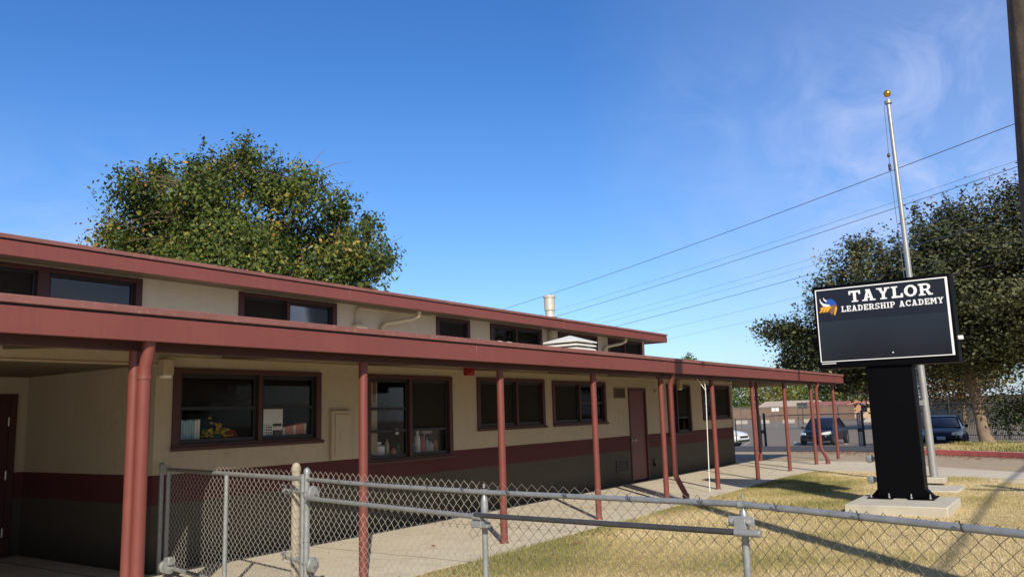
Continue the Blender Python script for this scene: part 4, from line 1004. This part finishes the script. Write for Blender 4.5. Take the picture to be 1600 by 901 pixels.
# ---------------------------------------------------------------- trees
def tree(name, label, base, top, env, ntips, nleaf, lsize, leaf, seed, group=None, trunk_r=.3, lean=(0, 0), shoots=.2, cat='tree', droop=.5, nlimb=7, tr_h=.35, bare=0, bark='bark', tintf=None, limb=.45, spread=None, shoot_len=.9):
    """env: list of (cx,cy,cz,rx,ry,rz) ellipsoids in world coordinates forming the crown"""
    g = np.random.default_rng(seed); spread = spread or lsize*3
    t = thing(name, label, cat, base, group=group)
    bx, by, bz = base
    fork = np.array([bx+lean[0], by+lean[1], bz+(top-bz)*tr_h])
    mb = MB()
    m0 = [np.array(base, float), np.array([bx+lean[0]*.25, by+lean[1]*.25, bz+(fork[2]-bz)*.12]), np.array([bx+lean[0]*.55, by+lean[1]*.55, bz+(fork[2]-bz)*.6]), fork]
    mb.tube([tuple(p) for p in m0], [trunk_r*1.45, trunk_r*1.05, trunk_r*.9, trunk_r*.8], 14)
    nodes_ = [fork]
    vol = np.array([(e[3]*e[4]*e[5])**.62 for e in env], float); vol /= vol.sum(); volb = np.array([e[3]*e[4]*e[5] for e in env], float); volb /= volb.sum()
    for i in range(nlimb):
        e = env[g.choice(len(env), p=volb)]
        d_ = g.normal(size=3); d_[2] = abs(d_[2])*.8; d_ /= np.linalg.norm(d_)
        tip = np.array([e[0]+d_[0]*e[3]*.4, e[1]+d_[1]*e[4]*.4, e[2]+d_[2]*e[5]*.3])
        pts = []; n = 7
        for j in range(n+1):
            u = j/n; p = fork*(1-u)+tip*u; p = p+np.array([0, 0, 1])*math.sin(u*math.pi)*.25*limb+g.normal(0, .10, 3)*(0 < j)
            pts.append(p); nodes_.append(p) if j > 1 else None
        mb.tube([tuple(p) for p in pts], [trunk_r*.42*(1-.93*j/n)+.008 for j in range(n+1)], 7)
    nodes_ = np.array(nodes_)
    # tips
    L_ = []; T_ = []; O_ = []; tw = MB()
    cent = np.array([env[0][0], env[0][1], env[0][2]])
    for i in range(ntips):
        e = env[g.choice(len(env), p=vol)]
        d_ = g.normal(size=3); d_ /= np.linalg.norm(d_); rr = g.uniform(.15, 1)**.42
        wob = 1+.16*math.sin(3*math.atan2(d_[1], d_[0])+e[0])+.12*math.sin(5*d_[2]*2+e[1]+4*math.atan2(d_[1], d_[0]))
        rr *= wob*.92
        tip = np.array([e[0]+d_[0]*e[3]*rr, e[1]+d_[1]*e[4]*rr, e[2]+d_[2]*e[5]*rr])
        if tip[2] < bz+.6: continue
        k = np.argmin(((nodes_-tip)**2).sum(1)); s = nodes_[k]
        mid = (s+tip)/2+g.normal(0, .12, 3)+np.array([0, 0, .12])
        isshoot = g.random() < shoots and d_[2] > -.1 and rr > .7
        end = tip+(np.array([g.normal(0, .08), g.normal(0, .08), g.uniform(.5, 1.1)])*shoot_len if isshoot else (tip-mid)/max(.01, np.linalg.norm(tip-mid))*lsize*3)
        if i % 3 == 0 or isshoot: tw.tube([tuple(s), tuple(mid), tuple(tip), tuple(end)], [.018+.01*lsize*5, .013, .008, .003], 4, caps=False)
        if bare and d_[2] > .1 and g.random() < bare:
            e2 = end+np.array([g.normal(0, .3), g.normal(0, .3), g.uniform(.1, .7)])*1.0; tw.tube([tuple(end), tuple((end+e2)/2+g.normal(0, .05, 3)), tuple(e2)], [.008, .006, .003], 4, caps=False)
        n = int(nleaf*g.uniform(.5, 1.5)); sub = g.choice([.75, 1., 1.25])
        u = g.random(n)
        if isshoot: P = (tip*1.6-end*.6)+(end-tip)*1.6*(u[:, None]**1.3)+np.clip(g.normal(0, 1, (n, 3)), -1.5, 1.5)*lsize*(.95-.5*u[:, None])
        else:
            P = tip+(end-tip)*u[:, None]*.5+np.clip(g.normal(0, 1, (n, 3)), -1.7, 1.7)*np.array([1, 1, .7])*min(spread, .3*e[3]+.12)*sub
        L_.append(P); o_ = (P-(tip-np.array([0, 0, .25])*spread)); o_ /= (np.linalg.norm(o_, axis=1)[:, None]+1e-6); oc = (tip-cent); oc = oc/(np.linalg.norm(oc)+1e-6); O_.append(o_+oc*.7)
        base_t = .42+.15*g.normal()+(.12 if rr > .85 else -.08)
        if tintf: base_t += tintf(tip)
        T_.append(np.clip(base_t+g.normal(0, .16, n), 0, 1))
    P = np.concatenate(L_); T = np.concatenate(T_); n = len(P)
    th = g.uniform(0, 2*np.pi, n); dz = -droop+g.normal(0, .45, n)
    ax = np.stack([np.cos(th), np.sin(th), dz], 1); ax /= np.linalg.norm(ax, axis=1)[:, None]
    rnd = np.concatenate(O_)+g.normal(0, .55, (n, 3)); sd = np.cross(ax, rnd); sd /= np.linalg.norm(sd, axis=1)[:, None]
    ls = lsize*g.uniform(.6, 1.3, n)[:, None]
    nn = np.cross(ax, sd)
    V = np.stack([P, P+ax*ls*.5+sd*ls*.28+nn*ls*.06, P+ax*ls, P+ax*ls*.5-sd*ls*.28+nn*ls*.06], 1).reshape(-1, 3)
    F = np.arange(4*n).reshape(-1, 4)
    tr = mb.build('trunk', bark, t)
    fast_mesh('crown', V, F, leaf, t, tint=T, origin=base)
    if tw.v: tw.build('twigs', 'twig', t, smooth=False)
    return t
# the tree behind the school (left): uneven clumps with upright shoots
env = [(13.19, 17.74, 6.03, 1.63, 1.63, 1.39), (13.25, 19.57, 6.76, 1.03, 1.03, 1.24), (15.14, 17.37, 6.5, 1.14, 1.14, 0.96), (12.47, 20.59, 7.05, 0.86, 0.86, 1.03), (15.91, 16.4, 6.46, 0.65, 0.65, 0.78), (14.91, 15.24, 5.68, 0.69, 0.69, 0.83), (14.9, 14.64, 5.41, 0.45, 0.45, 0.54), (13.68, 17.15, 7.64, 0.58, 0.58, 0.7), (12.34, 18.31, 7.52, 0.76, 0.76, 0.91), (11.53, 19.79, 7.82, 0.45, 0.45, 0.54), (11.69, 20.45, 8.39, 0.17, 0.17, 0.31), (13.63, 18.89, 8.2, 0.45, 0.45, 0.54), (13.22, 18.69, 8.75, 0.15, 0.15, 0.28), (13.53, 19.97, 8.0, 0.48, 0.48, 0.58), (13.17, 19.7, 8.65, 0.15, 0.15, 0.28), (13.04, 17.5, 8.14, 0.45, 0.45, 0.54), (13.04, 17.5, 8.69, 0.15, 0.15, 0.28), (11.96, 21.18, 7.07, 0.34, 0.34, 0.41), (13.99, 16.06, 7.43, 0.55, 0.55, 0.66), (13.19, 17.74, 5.17, 2.24, 2.24, 1.9), (12.87, 20.24, 6.0, 0.79, 0.79, 0.95), (14.67, 15.64, 5.18, 0.79, 0.79, 0.95), (12.1, 21.59, 7.0, 0.15, 0.15, 0.28), (16.25, 15.46, 6.01, 0.28, 0.28, 0.33), (15.86, 15.63, 6.88, 0.28, 0.28, 0.33), (15.36, 16.22, 7.33, 0.34, 0.34, 0.41), (14.95, 17.61, 8.09, 0.31, 0.31, 0.37), (15.16, 17.34, 8.22, 0.12, 0.12, 0.22), (11.24, 20.16, 6.2, 0.52, 0.52, 0.62), (12.3, 19.74, 7.29, 0.69, 0.69, 0.83), (12.3, 19.74, 8.36, 0.14, 0.14, 0.25), (13.47, 19.4, 8.43, 0.14, 0.14, 0.25), (13.25, 17.06, 8.38, 0.14, 0.14, 0.25)]
tree('broadleaf_tree', 'round yellowing green tree rising behind the school roof', (14.0, 18.2, 0), 8.5, env, 900, 88, .118, 'leafA', 3, trunk_r=.2, shoots=.4, droop=.75, nlimb=12, tr_h=.3, bare=.14, spread=.31, shoot_len=.8)
# big oak on the right by the parking lot
env = [(33.2, 2.6, 5.4, 4.6, 4.8, 2.6), (33.6, 6.6, 4.6, 2.2, 2.4, 1.8), (33.5, 8.6, 4.0, 1.2, 1.4, .9), (33.5, 7.6, 2.9, 1.0, 1.3, .7), (33, .2, 6.3, 3.2, 3.2, 2.0), (33.5, 4.7, 6.2, 1.7, 1.7, 1.5), (33.2, 2.8, 3.7, 3.2, 4.3, 1.1),
       (32.4, 7.3, 5.9, .9, 1.0, .8), (32, 3.2, 7.6, 1.1, 1.2, .9), (32, .8, 8.0, 1.1, 1.2, .8), (33.4, 9.6, 4.7, .6, .8, .5), (33.4, 9.3, 3.3, .7, .7, .5), (32.2, 6.0, 7.0, .7, .7, .7)]
tree('oak_tree', 'large dark oak tree with thick leaning trunk behind the red kerb', (33.13, 2.84, .07), 10, env, 1150, 150, .135, 'leafB', 5, trunk_r=.19, lean=(.1, .42), shoots=.55, droop=-.1, nlimb=14, tr_h=.28, spread=.46, shoot_len=1.0)
env = [(39, -4.0, 5.6, 4.4, 5.0, 3.2), (39, -1.0, 4.6, 3.2, 3.4, 2.6), (38.5, -.6, 8.0, 1.3, 1.3, 1.1), (38.5, -3.4, 8.6, 1.4, 1.4, 1.1)]
tree('oak_tree', 'dark oak tree at the right edge behind the bush', (39.0, -3.4, -.36), 10, env, 560, 120, .15, 'leafB', 6, trunk_r=.24, shoots=.5, droop=-.1, nlimb=8, tr_h=.25, spread=.55, shoot_len=1.0)
# trees across the street behind the viewer (upper panes mirror the first two; the last two are added to darken the display)
for x_, y_, h_, sd_, lb_ in ((9, -27, 9, 61, 'street tree across the road that the leftmost upper pane mirrors'), (30, -29, 8, 62, 'street tree across the road that the middle upper panes mirror'), (-40, 7, 6.3, 63, 'unseen tree added behind the viewer to darken the right half of the display reflection'), (-41, 13, 6.8, 64, 'unseen tree added behind the viewer to darken the left half of the display reflection')):
    tree('unseen_tree', lb_, (x_, y_, 0), h_, [(x_, y_, h_*.6, 3.6, 3.6, h_*.36)], 130, 60, .3, 'leafB', sd_, trunk_r=.2, nlimb=5, tr_h=.3, spread=.8)
env = [(35.3, 1.4, 1.05, 1.1, 1.6, .95), (35.2, .2, 1.2, 1.0, 1.3, .95)]
tree('green_bush', 'bright green bush right of the oak trunk', (35.3, 1.2, .02), 1.4, env, 260, 26, .12, 'leafC', 8, trunk_r=.05, shoots=.3, cat='bush', nlimb=6, tr_h=.2, limb=.1)
# far trees beyond the parking lot (the ground there lies at -0.62)
ZF = -.62
def far_tree(name, x, y, h, r, leaf, label, sd, n=170, ls=.5, rz=.5, cz=.5, tr=.2):
    tree(name, label, (x, y, ZF), h, [(x, y, ZF+h*cz, r, r, h*rz)], n, 22, ls, leaf, sd, group='trees beyond the parking lot', trunk_r=tr, shoots=.15, nlimb=4, tr_h=.25, limb=.3)
def dirp(az_, dist):
    a = math.radians(az_); return dist*math.cos(a), dist*math.sin(a)
far_list = [(21.2, 152, 8.8, 7.5, 'leafC', 'green rounded tree at the left end of the far row, next to the wall corner'),
 (18.9, 158, 8.4, 6.5, 'leafC', 'green tree second from the left in the far row'),
 (17.3, 150, 8.4, 5.6, 'leafY', 'yellow green tree seen through the middle canopy posts'),
 (15.2, 160, 7.8, 6.4, 'leafC', 'mid green tree over the tan roofed house'),
 (13.2, 155, 7.6, 6, 'leafC', 'green tree over the red roofed house'),
 (11.4, 146, 7.6, 5.4, 'leafY', 'light green tree left of the black sign pillar'),
 (14.6, 195, 13.0, 8.0, 'leafD', 'reddish brown treetop rising over the end of the canopy roof')]
for i, (a_, ds, h, r, lf, lb) in enumerate(far_list):
    ds += 22; h *= 1.12; r *= 1.12; x, y = dirp(a_, ds); far_tree('far_tree', x, y, h, r, lf, lb, 20+i)
x, y = dirp(9.9, 78); tree('brown_tree', 'brown tinged dark tree right of the last canopy post', (x, y, ZF), 9, [(x, y, 4.4, 3.6, 3.6, 3.9), (x, y-4.5, 4.8, 4, 4, 3.8)], 420, 24, .3, 'leafD', 40, trunk_r=.2, group='trees beyond the parking lot', nlimb=5)
x, y = dirp(6.0, 84); tree('brown_tree', 'olive green tree behind the flagpole and parked car', (x, y, ZF), 9, [(x, y, 5.4, 5.2, 5.2, 3.4)], 300, 22, .36, 'leafB', 41, trunk_r=.2, group='trees beyond the parking lot', nlimb=5)
x, y = dirp(22.4, 130)
tree('palm_tree', 'small bushy palm crown showing above the canopy roof', (x, y, ZF), 10, [(x, y, 9.1, .9, .9, .9)], 26, 26, .34, 'leafC', 44, trunk_r=.2, tr_h=.8, nlimb=3, droop=.7, limb=.1)
x, y = dirp(19.8, 140); tree('cypress_tree', 'thin dark treetop poking above the canopy roof', (x, y, ZF), 9.6, [(x, y, 5.2, .3, .3, 4.0)], 60, 14, .2, 'leafB', 45, trunk_r=.12, nlimb=2, shoots=.6)

# ---------------------------------------------------------------- far side: walls, houses, fences
def wallseg(a, b, h, th, name, m, label, cat, z=ZF):
    d_ = Vector((b[0]-a[0], b[1]-a[1], 0)).normalized(); n_ = Vector((-d_.y, d_.x, 0))*th
    mb = MB(); mb.prism([a, b, (b[0]+n_.x, b[1]+n_.y), (a[0]+n_.x, a[1]+n_.y)], z-.05, z+h)
    mb.prism([(a[0]-n_.x*.2, a[1]-n_.y*.2), (b[0]-n_.x*.2, b[1]-n_.y*.2), (b[0]+n_.x*1.2, b[1]+n_.y*1.2), (a[0]+n_.x*1.2, a[1]+n_.y*1.2)], z+h+.001, z+h+.08)
    return tag(mb.build(name, m, smooth=False), label, cat)
a = dirp(23.0, 150); b = dirp(12.2, 132)
wallseg(a, b, 2.0, .2, 'boundary_wall', 'tanwall', 'long tan block wall at the back of the parking lot', 'wall')
def house(name, label, az_, dist, w_, h, rh, roof, wall, seed, dep=9):
    x, y = dirp(az_, dist); t = thing(name, label, 'house', (x, y, ZF), R(az_+90))
    mb = MB(); mb.box(-w_/2, w_/2, 0, -dep, 0, h); mb.build('wall', wall, t, local=True, smooth=False)
    mb = MB(); o_ = .6
    mb.add([(-w_/2-o_, o_, h), (w_/2+o_, o_, h), (w_/2+o_, -dep-o_, h), (-w_/2-o_, -dep-o_, h), (-w_/2-o_+1.5, -dep/2, h+rh), (w_/2+o_-1.5, -dep/2, h+rh)], [(0, 1, 5, 4), (1, 2, 5), (2, 3, 4, 5), (3, 0, 4), (3, 2, 1, 0)])
    mb.build('roof', roof, t, local=True, smooth=False)
    for xx in (-w_*.25, w_*.2):
        mb = MB(); mb.box(xx-.6, xx+.6, .03, .08, 1.0, 2.0); mb.build('window', 'carglass', t, local=True)
    return t
house('bungalow', 'far bungalow with a tan roof behind the boundary wall', 15.9, 152, 11, 2.1, 1.1, 'rooftan', 'stucco', 1)
house('bungalow', 'far bungalow with a red tiled roof and orange gable', 12.9, 146, 13, 2.05, .8, 'roofred', 'stucco', 2)
house('bungalow', 'far pale bungalow behind the sign pillar and iron fence', 7.5, 132, 18, 2.1, .9, 'rooftan', 'stucco', 3)
x, y = dirp(11.9, 126); g = thing('orange_porch', 'small orange gabled porch at the end of the tan wall', 'porch', (x, y, ZF), R(101.5))
mb = MB(); mb.box(-.3, .3, -.3, .3, 0, 2.2); mb.build('column', 'orange', g, local=True)
mb = MB(); mb.add([(-1.5, .4, 2.25), (0, .4, 2.7), (1.5, .4, 2.25), (1.5, .4, 2.1), (0, .4, 2.55), (-1.5, .4, 2.1), (-1.5, -.4, 2.25), (0, -.4, 2.7), (1.5, -.4, 2.25), (1.5, -.4, 2.1), (0, -.4, 2.55), (-1.5, -.4, 2.1)], [(0, 1, 4, 5), (1, 2, 3, 4), (11, 10, 7, 6), (10, 9, 8, 7), (0, 6, 7, 1), (1, 7, 8, 2)]); mb.build('gable', 'orange', g, local=True, smooth=False)
# parking lot fences
def chain_far(pts, h, step, name, label, r=.03, z=ZF):
    t = thing(name, label, 'fence', (pts[0][0], pts[0][1], z))
    for a, b in zip(pts[:-1], pts[1:]):
        n = max(1, int(math.dist(a, b)/step))
        for i in range(n+1):
            q = lerp(a, b, i/n); mb = MB(); mb.tube([(q[0], q[1], z), (q[0], q[1], z+h+.06)], r, 8); mb.build('post', 'galv', t)
        mb = MB(); mb.tube([(a[0], a[1], z+h), (b[0], b[1], z+h)], r*.7, 6); mb.build('top_rail', 'galv', t)
        mb = MB(); mb.tube([(a[0], a[1], z+.08), (b[0], b[1], z+.08)], r*.5, 6); mb.build('bottom_rail', 'galv', t)
        V = []; F = []; Ln = math.dist(a, b); u = ((b[0]-a[0])/Ln, (b[1]-a[1])/Ln); w_ = .12; k = int((Ln+h)/w_); e = .0032
        for i in range(k):
            for s_ in (0, 1):
                # a strand rises from s0 at the bottom to s1 at the top, clipped to the panel
                s0, s1 = (i*w_-h, i*w_) if s_ == 0 else (i*w_, i*w_-h)
                t0, t1 = 0., 1.
                for lim, sgn in ((0, 1), (Ln, -1)):
                    f0, f1 = sgn*(s0-lim), sgn*(s1-lim)
                    if f0 < 0 and f1 < 0: t0 = 2
                    elif f0 < 0: t0 = max(t0, f0/(f0-f1))
                    elif f1 < 0: t1 = min(t1, f0/(f0-f1))
                if t0 >= t1: continue
                pa, pb = s0+(s1-s0)*t0, s0+(s1-s0)*t1; z0, z1 = z+.05+(h-.05)*t0, z+.05+(h-.05)*t1
                o = len(V)
                V += [(a[0]+u[0]*(pa-e), a[1]+u[1]*(pa-e), z0), (a[0]+u[0]*(pa+e), a[1]+u[1]*(pa+e), z0), (a[0]+u[0]*(pb+e), a[1]+u[1]*(pb+e), z1), (a[0]+u[0]*(pb-e), a[1]+u[1]*(pb-e), z1)]
                F.append((o, o+1, o+2, o+3))
        fast_mesh('chain_link', V, F, 'wire', t)
    return t
ga_, gb_, gc_ = dirp(19.6, 42.2), dirp(18.0, 42.0), dirp(11.9, 41.8)
chain_far([dirp(35, 48), ga_, gb_], 1.48, 2.8, 'parking_fence', 'near chain link fence of the parking lot left of the gate opening', .03, z=-.46)
chain_far([gb_, gc_], 1.62, 4.4, 'parking_gate', 'long chain link gate in front of the blue parked car', .035, z=-.46)
chain_far([dirp(25, 92), dirp(19.2, 90), dirp(15.6, 88), dirp(8, 84)], 2.2, 4.0, 'far_fence', 'far chain link fence crossing the middle of the parking lot', .045)
for i, (x, y) in enumerate((dirp(17.75, 41.6), dirp(11.75, 41.4))):
    z = -.46
    t = thing('gate_post', ['double grey gate post left of the blue car', 'dark gate post with steel latch right of the blue car'][i], 'post', (x, y, z))
    mb = MB(); mb.tube([(x, y, z), (x, y, z+1.75)], .06, 12); mb.build('shaft', 'galvdark', t); mb = MB(); mb.tube([(x-.2, y+.16, z), (x-.2, y+.16, z+1.65)], .04, 10); mb.build('side_pipe', 'galv', t)
    mb = MB(); mb.box(x-.25, x-.05, y, y+.2, z+.8, z+.96); mb.build('latch', 'galvdark', t, bevel=.01)
# iron picket fence behind the dark car, pale wall behind it
a, b = dirp(9.6, 58), dirp(0.5, 52)
t = thing('iron_fence', 'black iron picket fence behind the dark sedan', 'fence', (a[0], a[1], ZF))
mb = MB()
for i in range(100):
    q = lerp(a, b, i/99); mb.tube([(q[0], q[1], ZF+.05), (q[0], q[1], ZF+2.2)], .014, 4)
mb.build('pickets', 'iron', t)['kind'] = 'stuff'
for zz in (.25, 2.05): mb = MB(); mb.tube([(a[0], a[1], ZF+zz), (b[0], b[1], ZF+zz)], .025, 6); mb.build('rail', 'iron', t)
for i in range(4):
    q = lerp(a, b, i/3); mb = MB(); mb.tube([(q[0], q[1], ZF), (q[0], q[1], ZF+2.6)], .06, 8); mb.build('post', 'iron', t)
a, b = dirp(9.7, 96), dirp(-1.5, 82)
wallseg(a, b, 2.6, .15, 'board_fence', 'pale', 'pale weathered board fence behind the iron pickets', 'fence')
# concrete parking blocks
spots = [(20.7, 118), (19.2, 117.5), (17.8, 117), (16.2, 116), (14.9, 115.5), (11.3, 110), (10.0, 108)]
labs = ['leftmost pale concrete block before the far tan wall', 'concrete block between the far fence posts, second from the left', 'concrete block behind the canopy posts, third from the left', 'concrete block left of the blue car, fourth in the row', 'concrete block just above the roof line left of the blue car', 'concrete block beyond the far right canopy post', 'last concrete block beside the black sign pillar']
for (az_, ds), lb in zip(spots, labs):
    x, y = dirp(az_, ds)
    mb = MB(); mb.add([(-.8, -.3, 0), (.8, -.3, 0), (.8, .3, 0), (-.8, .3, 0), (-.75, -.2, .5), (.75, -.2, .5), (.75, .2, .5), (-.75, .2, .5)], [(3, 2, 1, 0), (4, 5, 6, 7)]+[(i, (i+1) % 4, 4+(i+1) % 4, 4+i) for i in range(4)])
    o = mb.build('concrete_block', 'kerb', origin=(0, 0, 0), bevel=.02); o.location = (x, y, ZF); o.rotation_euler = (0, 0, R(az_+90)); tag(o, lb, 'concrete block', 'concrete blocks along the far wall')
x, y = dirp(15.3, 105); t = thing('signpost', 'thin post with a small dark board beyond the blue car', 'post', (x, y, ZF), R(100))
mb = MB(); mb.tube([(0, 0, 0), (0, 0, 2.7)], .06, 8); mb.build('pole', 'galvdark', t, local=True); mb = MB(); mb.box(-.6, .6, .05, .1, 1.9, 2.6); mb.build('board', 'galvdark', t, local=True)
x, y = dirp(17.0, 88); t = thing('notice_sign', 'small white notice board on the far chain link fence', 'sign', (x, y, ZF), R(107))
mb = MB(); mb.box(-.35, .35, -.05, -.02, 1.75, 2.08); mb.build('board', 'white', t, local=True); mb = MB(); mb.tube([(0, 0, 0), (0, 0, 2.1)], .03, 8); mb.build('pole', 'galv', t, local=True)
# painted bay lines of the parking lot
mb = MB()
for i in range(6):
    y = 8.0+i*2.9
    mb.quad((48.3, y, ZF+.004), (53, y+1.2, ZF+.004), (53, y+1.35, ZF+.004), (48.3, y+.15, ZF+.004))
M['line'] = mk('worn_line', rgb(170, 164, 152), .8, .15, 4); struct(mb.build('bay_lines', 'line', smooth=False, origin=(0, 0, 0)))

# ---------------------------------------------------------------- cars
def car(name, label, x, y, az_, paint, sedan=True, plate=False, L_=4.4, W_=1.76, H_=1.42):
    t = thing(name, label, 'car', (x, y, zg(x)), R(az_), group=None)
    hw = W_/2; hl = L_/2
    # body stations: x, half width at belt, z bottom, z top (hood/belt), corner squeeze
    st = [(-hl, .80, .42, .74, .8), (-hl+.08, .90, .30, .92, .9), (-hl+.5, .97, .22, 1.0, 1), (-.8, 1, .2, .97, 1), (.4, 1, .2, .95, 1), (hl-1.15, .99, .2, .92, 1), (hl-.55, .96, .2, .84, .98), (hl-.15, .88, .24, .72, .92), (hl-.02, .76, .34, .58, .85), (hl, .7, .38, .52, .8)]
    V = []; F = []
    for (sx_, k, zb_, zt, c_) in st:
        w0 = hw*k; zm = zb_+(zt-zb_)*.55
        ring = [(-w0*.86, zb_), (-w0*.97, zb_+.10), (-w0, zm), (-w0*.96, zt-.08), (-w0*.86, zt-.015), (-w0*.5, zt+.018), (0, zt+.028), (w0*.5, zt+.018), (w0*.86, zt-.015), (w0*.96, zt-.08), (w0, zm), (w0*.97, zb_+.10), (w0*.86, zb_)]
        V += [(sx_, a, b) for a, b in ring]
    n = 13
    for i in range(len(st)-1):
        for k in range(n): F.append((i*n+k, i*n+(k+1) % n, (i+1)*n+(k+1) % n, (i+1)*n+k))
    F.append(tuple(range(n))); F.append(tuple((len(st)-1)*n+k for k in range(n)))
    mb = MB(); mb.add(V, F); body = mb.build('body', paint, t, local=True)
    body.data.set_sharp_from_angle(angle=R(60)); sm = body.modifiers.new('sub', 'SUBSURF'); sm.levels = 1; sm.render_levels = 2
    # greenhouse: roof and glass
    cs = [(-1.75, .72, .96, .97), (-1.05, .70, 1.0, H_-.06), (-.55, .68, 1.0, H_), (.15, .68, .98, H_-.01), (.45, .70, .96, H_-.05), (1.18, .80, .92, .935)]
    V = []; F = []
    for (sx_, k, zb_, zt) in cs:
        wb = hw*.90; wt = hw*k
        V += [(sx_, -wb, zb_-.05), (sx_, -wb+(wb-wt)*.9, zb_+(zt-zb_)*.85), (sx_, -wt*.88, zt), (sx_, 0, zt+.02), (sx_, wt*.88, zt), (sx_, wb-(wb-wt)*.9, zb_+(zt-zb_)*.85), (sx_, wb, zb_-.05)]
    for i in range(len(cs)-1):
        for k in range(6): F.append((i*7+k, i*7+k+1, (i+1)*7+k+1, (i+1)*7+k))
    mb = MB(); mb.add(V, F); gh = mb.build('windows', 'carglass', t, local=True)
    mb = MB(); V2 = []
    for (sx_, k, zb_, zt) in cs[1:5]:
        wt = hw*k; V2 += [(sx_, -wt*.95, zt-.03), (sx_, -wt*.86, zt+.014), (sx_, 0, zt+.032), (sx_, wt*.86, zt+.014), (sx_, wt*.95, zt-.03)]
    F2 = [(i*5+k, i*5+k+1, (i+1)*5+k+1, (i+1)*5+k) for i in range(3) for k in range(4)]
    mb.add(V2, F2); mb.build('roof', paint, t, local=True)
    for s_ in (-1, 1):
        for (p, q) in (((1.15, hw*.84*s_, .93), (.42, hw*.69*s_, H_-.05)), ((-.35, hw*.90*s_, .95), (-.40, hw*.70*s_, H_-.02)), ((-1.7, hw*.8*s_, .97), (-1.0, hw*.69*s_, H_-.06))):
            mb = MB(); mb.tube([p, q], .035, 6); mb.build('pillar', paint, t, local=True)
        mb = MB(); mb.lathe((.85, (hw+.09)*s_, .98), [(.02, -.07), (.07, -.05), (.08, .02), (.03, .06)], 10, 'x'); mb.build('mirror', paint, t, local=True)
        mb = MB(); x0 = hl-.12
        mb.add([(x0-.42, hw*.93*s_, .64), (x0-.40, hw*.90*s_, .77), (x0-.1, hw*.70*s_, .74), (x0+.06, hw*.50*s_, .70), (x0+.10, hw*.50*s_, .60), (x0-.0, hw*.82*s_, .58)], [(0, 1, 2, 3, 4, 5)])
        o = mb.build('headlight', 'lamp', t, local=True, smooth=False); so_ = o.modifiers.new('s', 'SOLIDIFY'); so_.thickness = .06; so_.offset = 0
        for wx in (-1.28, 1.32):
            mb = MB(); mb.lathe((wx, hw*.93*s_, .31), [(.20, -.11), (.30, -.10), (.315, -.06), (.315, .06), (.30, .10), (.20, .11)], 22, 'y'); wh = mb.build('wheel', 'rubber', t, local=True)
            mb = MB(); mb.lathe((wx, (hw*.93+.085)*s_, .31), [(.205, -.02), (.205, .03), (.06, .035), (.02, .045)] if s_ > 0 else [(.205, .02), (.205, -.03), (.06, -.035), (.02, -.045)], 16, 'y'); rm = mb.build('rim', 'rim', wh, local=True)
            mb = MB()
            for k in range(5):
                a_ = k*1.2566; mb.box(wx-.02, wx+.02, 0, .01, 0, .01) if False else mb.tube([(wx+.06*math.cos(a_+.6), (hw*.93+.122)*s_, .31+.06*math.sin(a_+.6)), (wx+.17*math.cos(a_+.6), (hw*.93+.117)*s_, .31+.17*math.sin(a_+.6))], .028, 5)
            mb.build('rim_gap', 'rubber', wh, local=True)
    mb = MB(); mb.box(hl-.03, hl+.035, -.42, .42, .50, .60); mb.build('grille', 'black', t, local=True, bevel=.02)
    mb = MB(); mb.box(hl-.06, hl+.03, -.55, .55, .30, .40); mb.build('lower_grille', 'black', t, local=True, bevel=.02)
    if plate:
        mb = MB(); mb.box(hl+.036, hl+.05, -.17, .17, .42, .56); mb.build('number_plate', 'plate', t, local=True, bevel=.005)
    return t
x, y = dirp(14.05, 50.8); car('parked_car', 'dark blue parked car seen through the canopy posts, headlights towards the lawn', x, y, 194-16, 'carblue', H_=1.5, W_=1.74)
x, y = dirp(7.2, 43.2); car('parked_car', 'dark parked sedan with a white number plate beside the flagpole', x, y, 184, 'cardark', plate=True, L_=4.6, H_=1.42)
x, y = dirp(21.5, 47.0); car('parked_car', 'white parked car nose just past the end of the school wall', x, y, 262, 'carwhite')
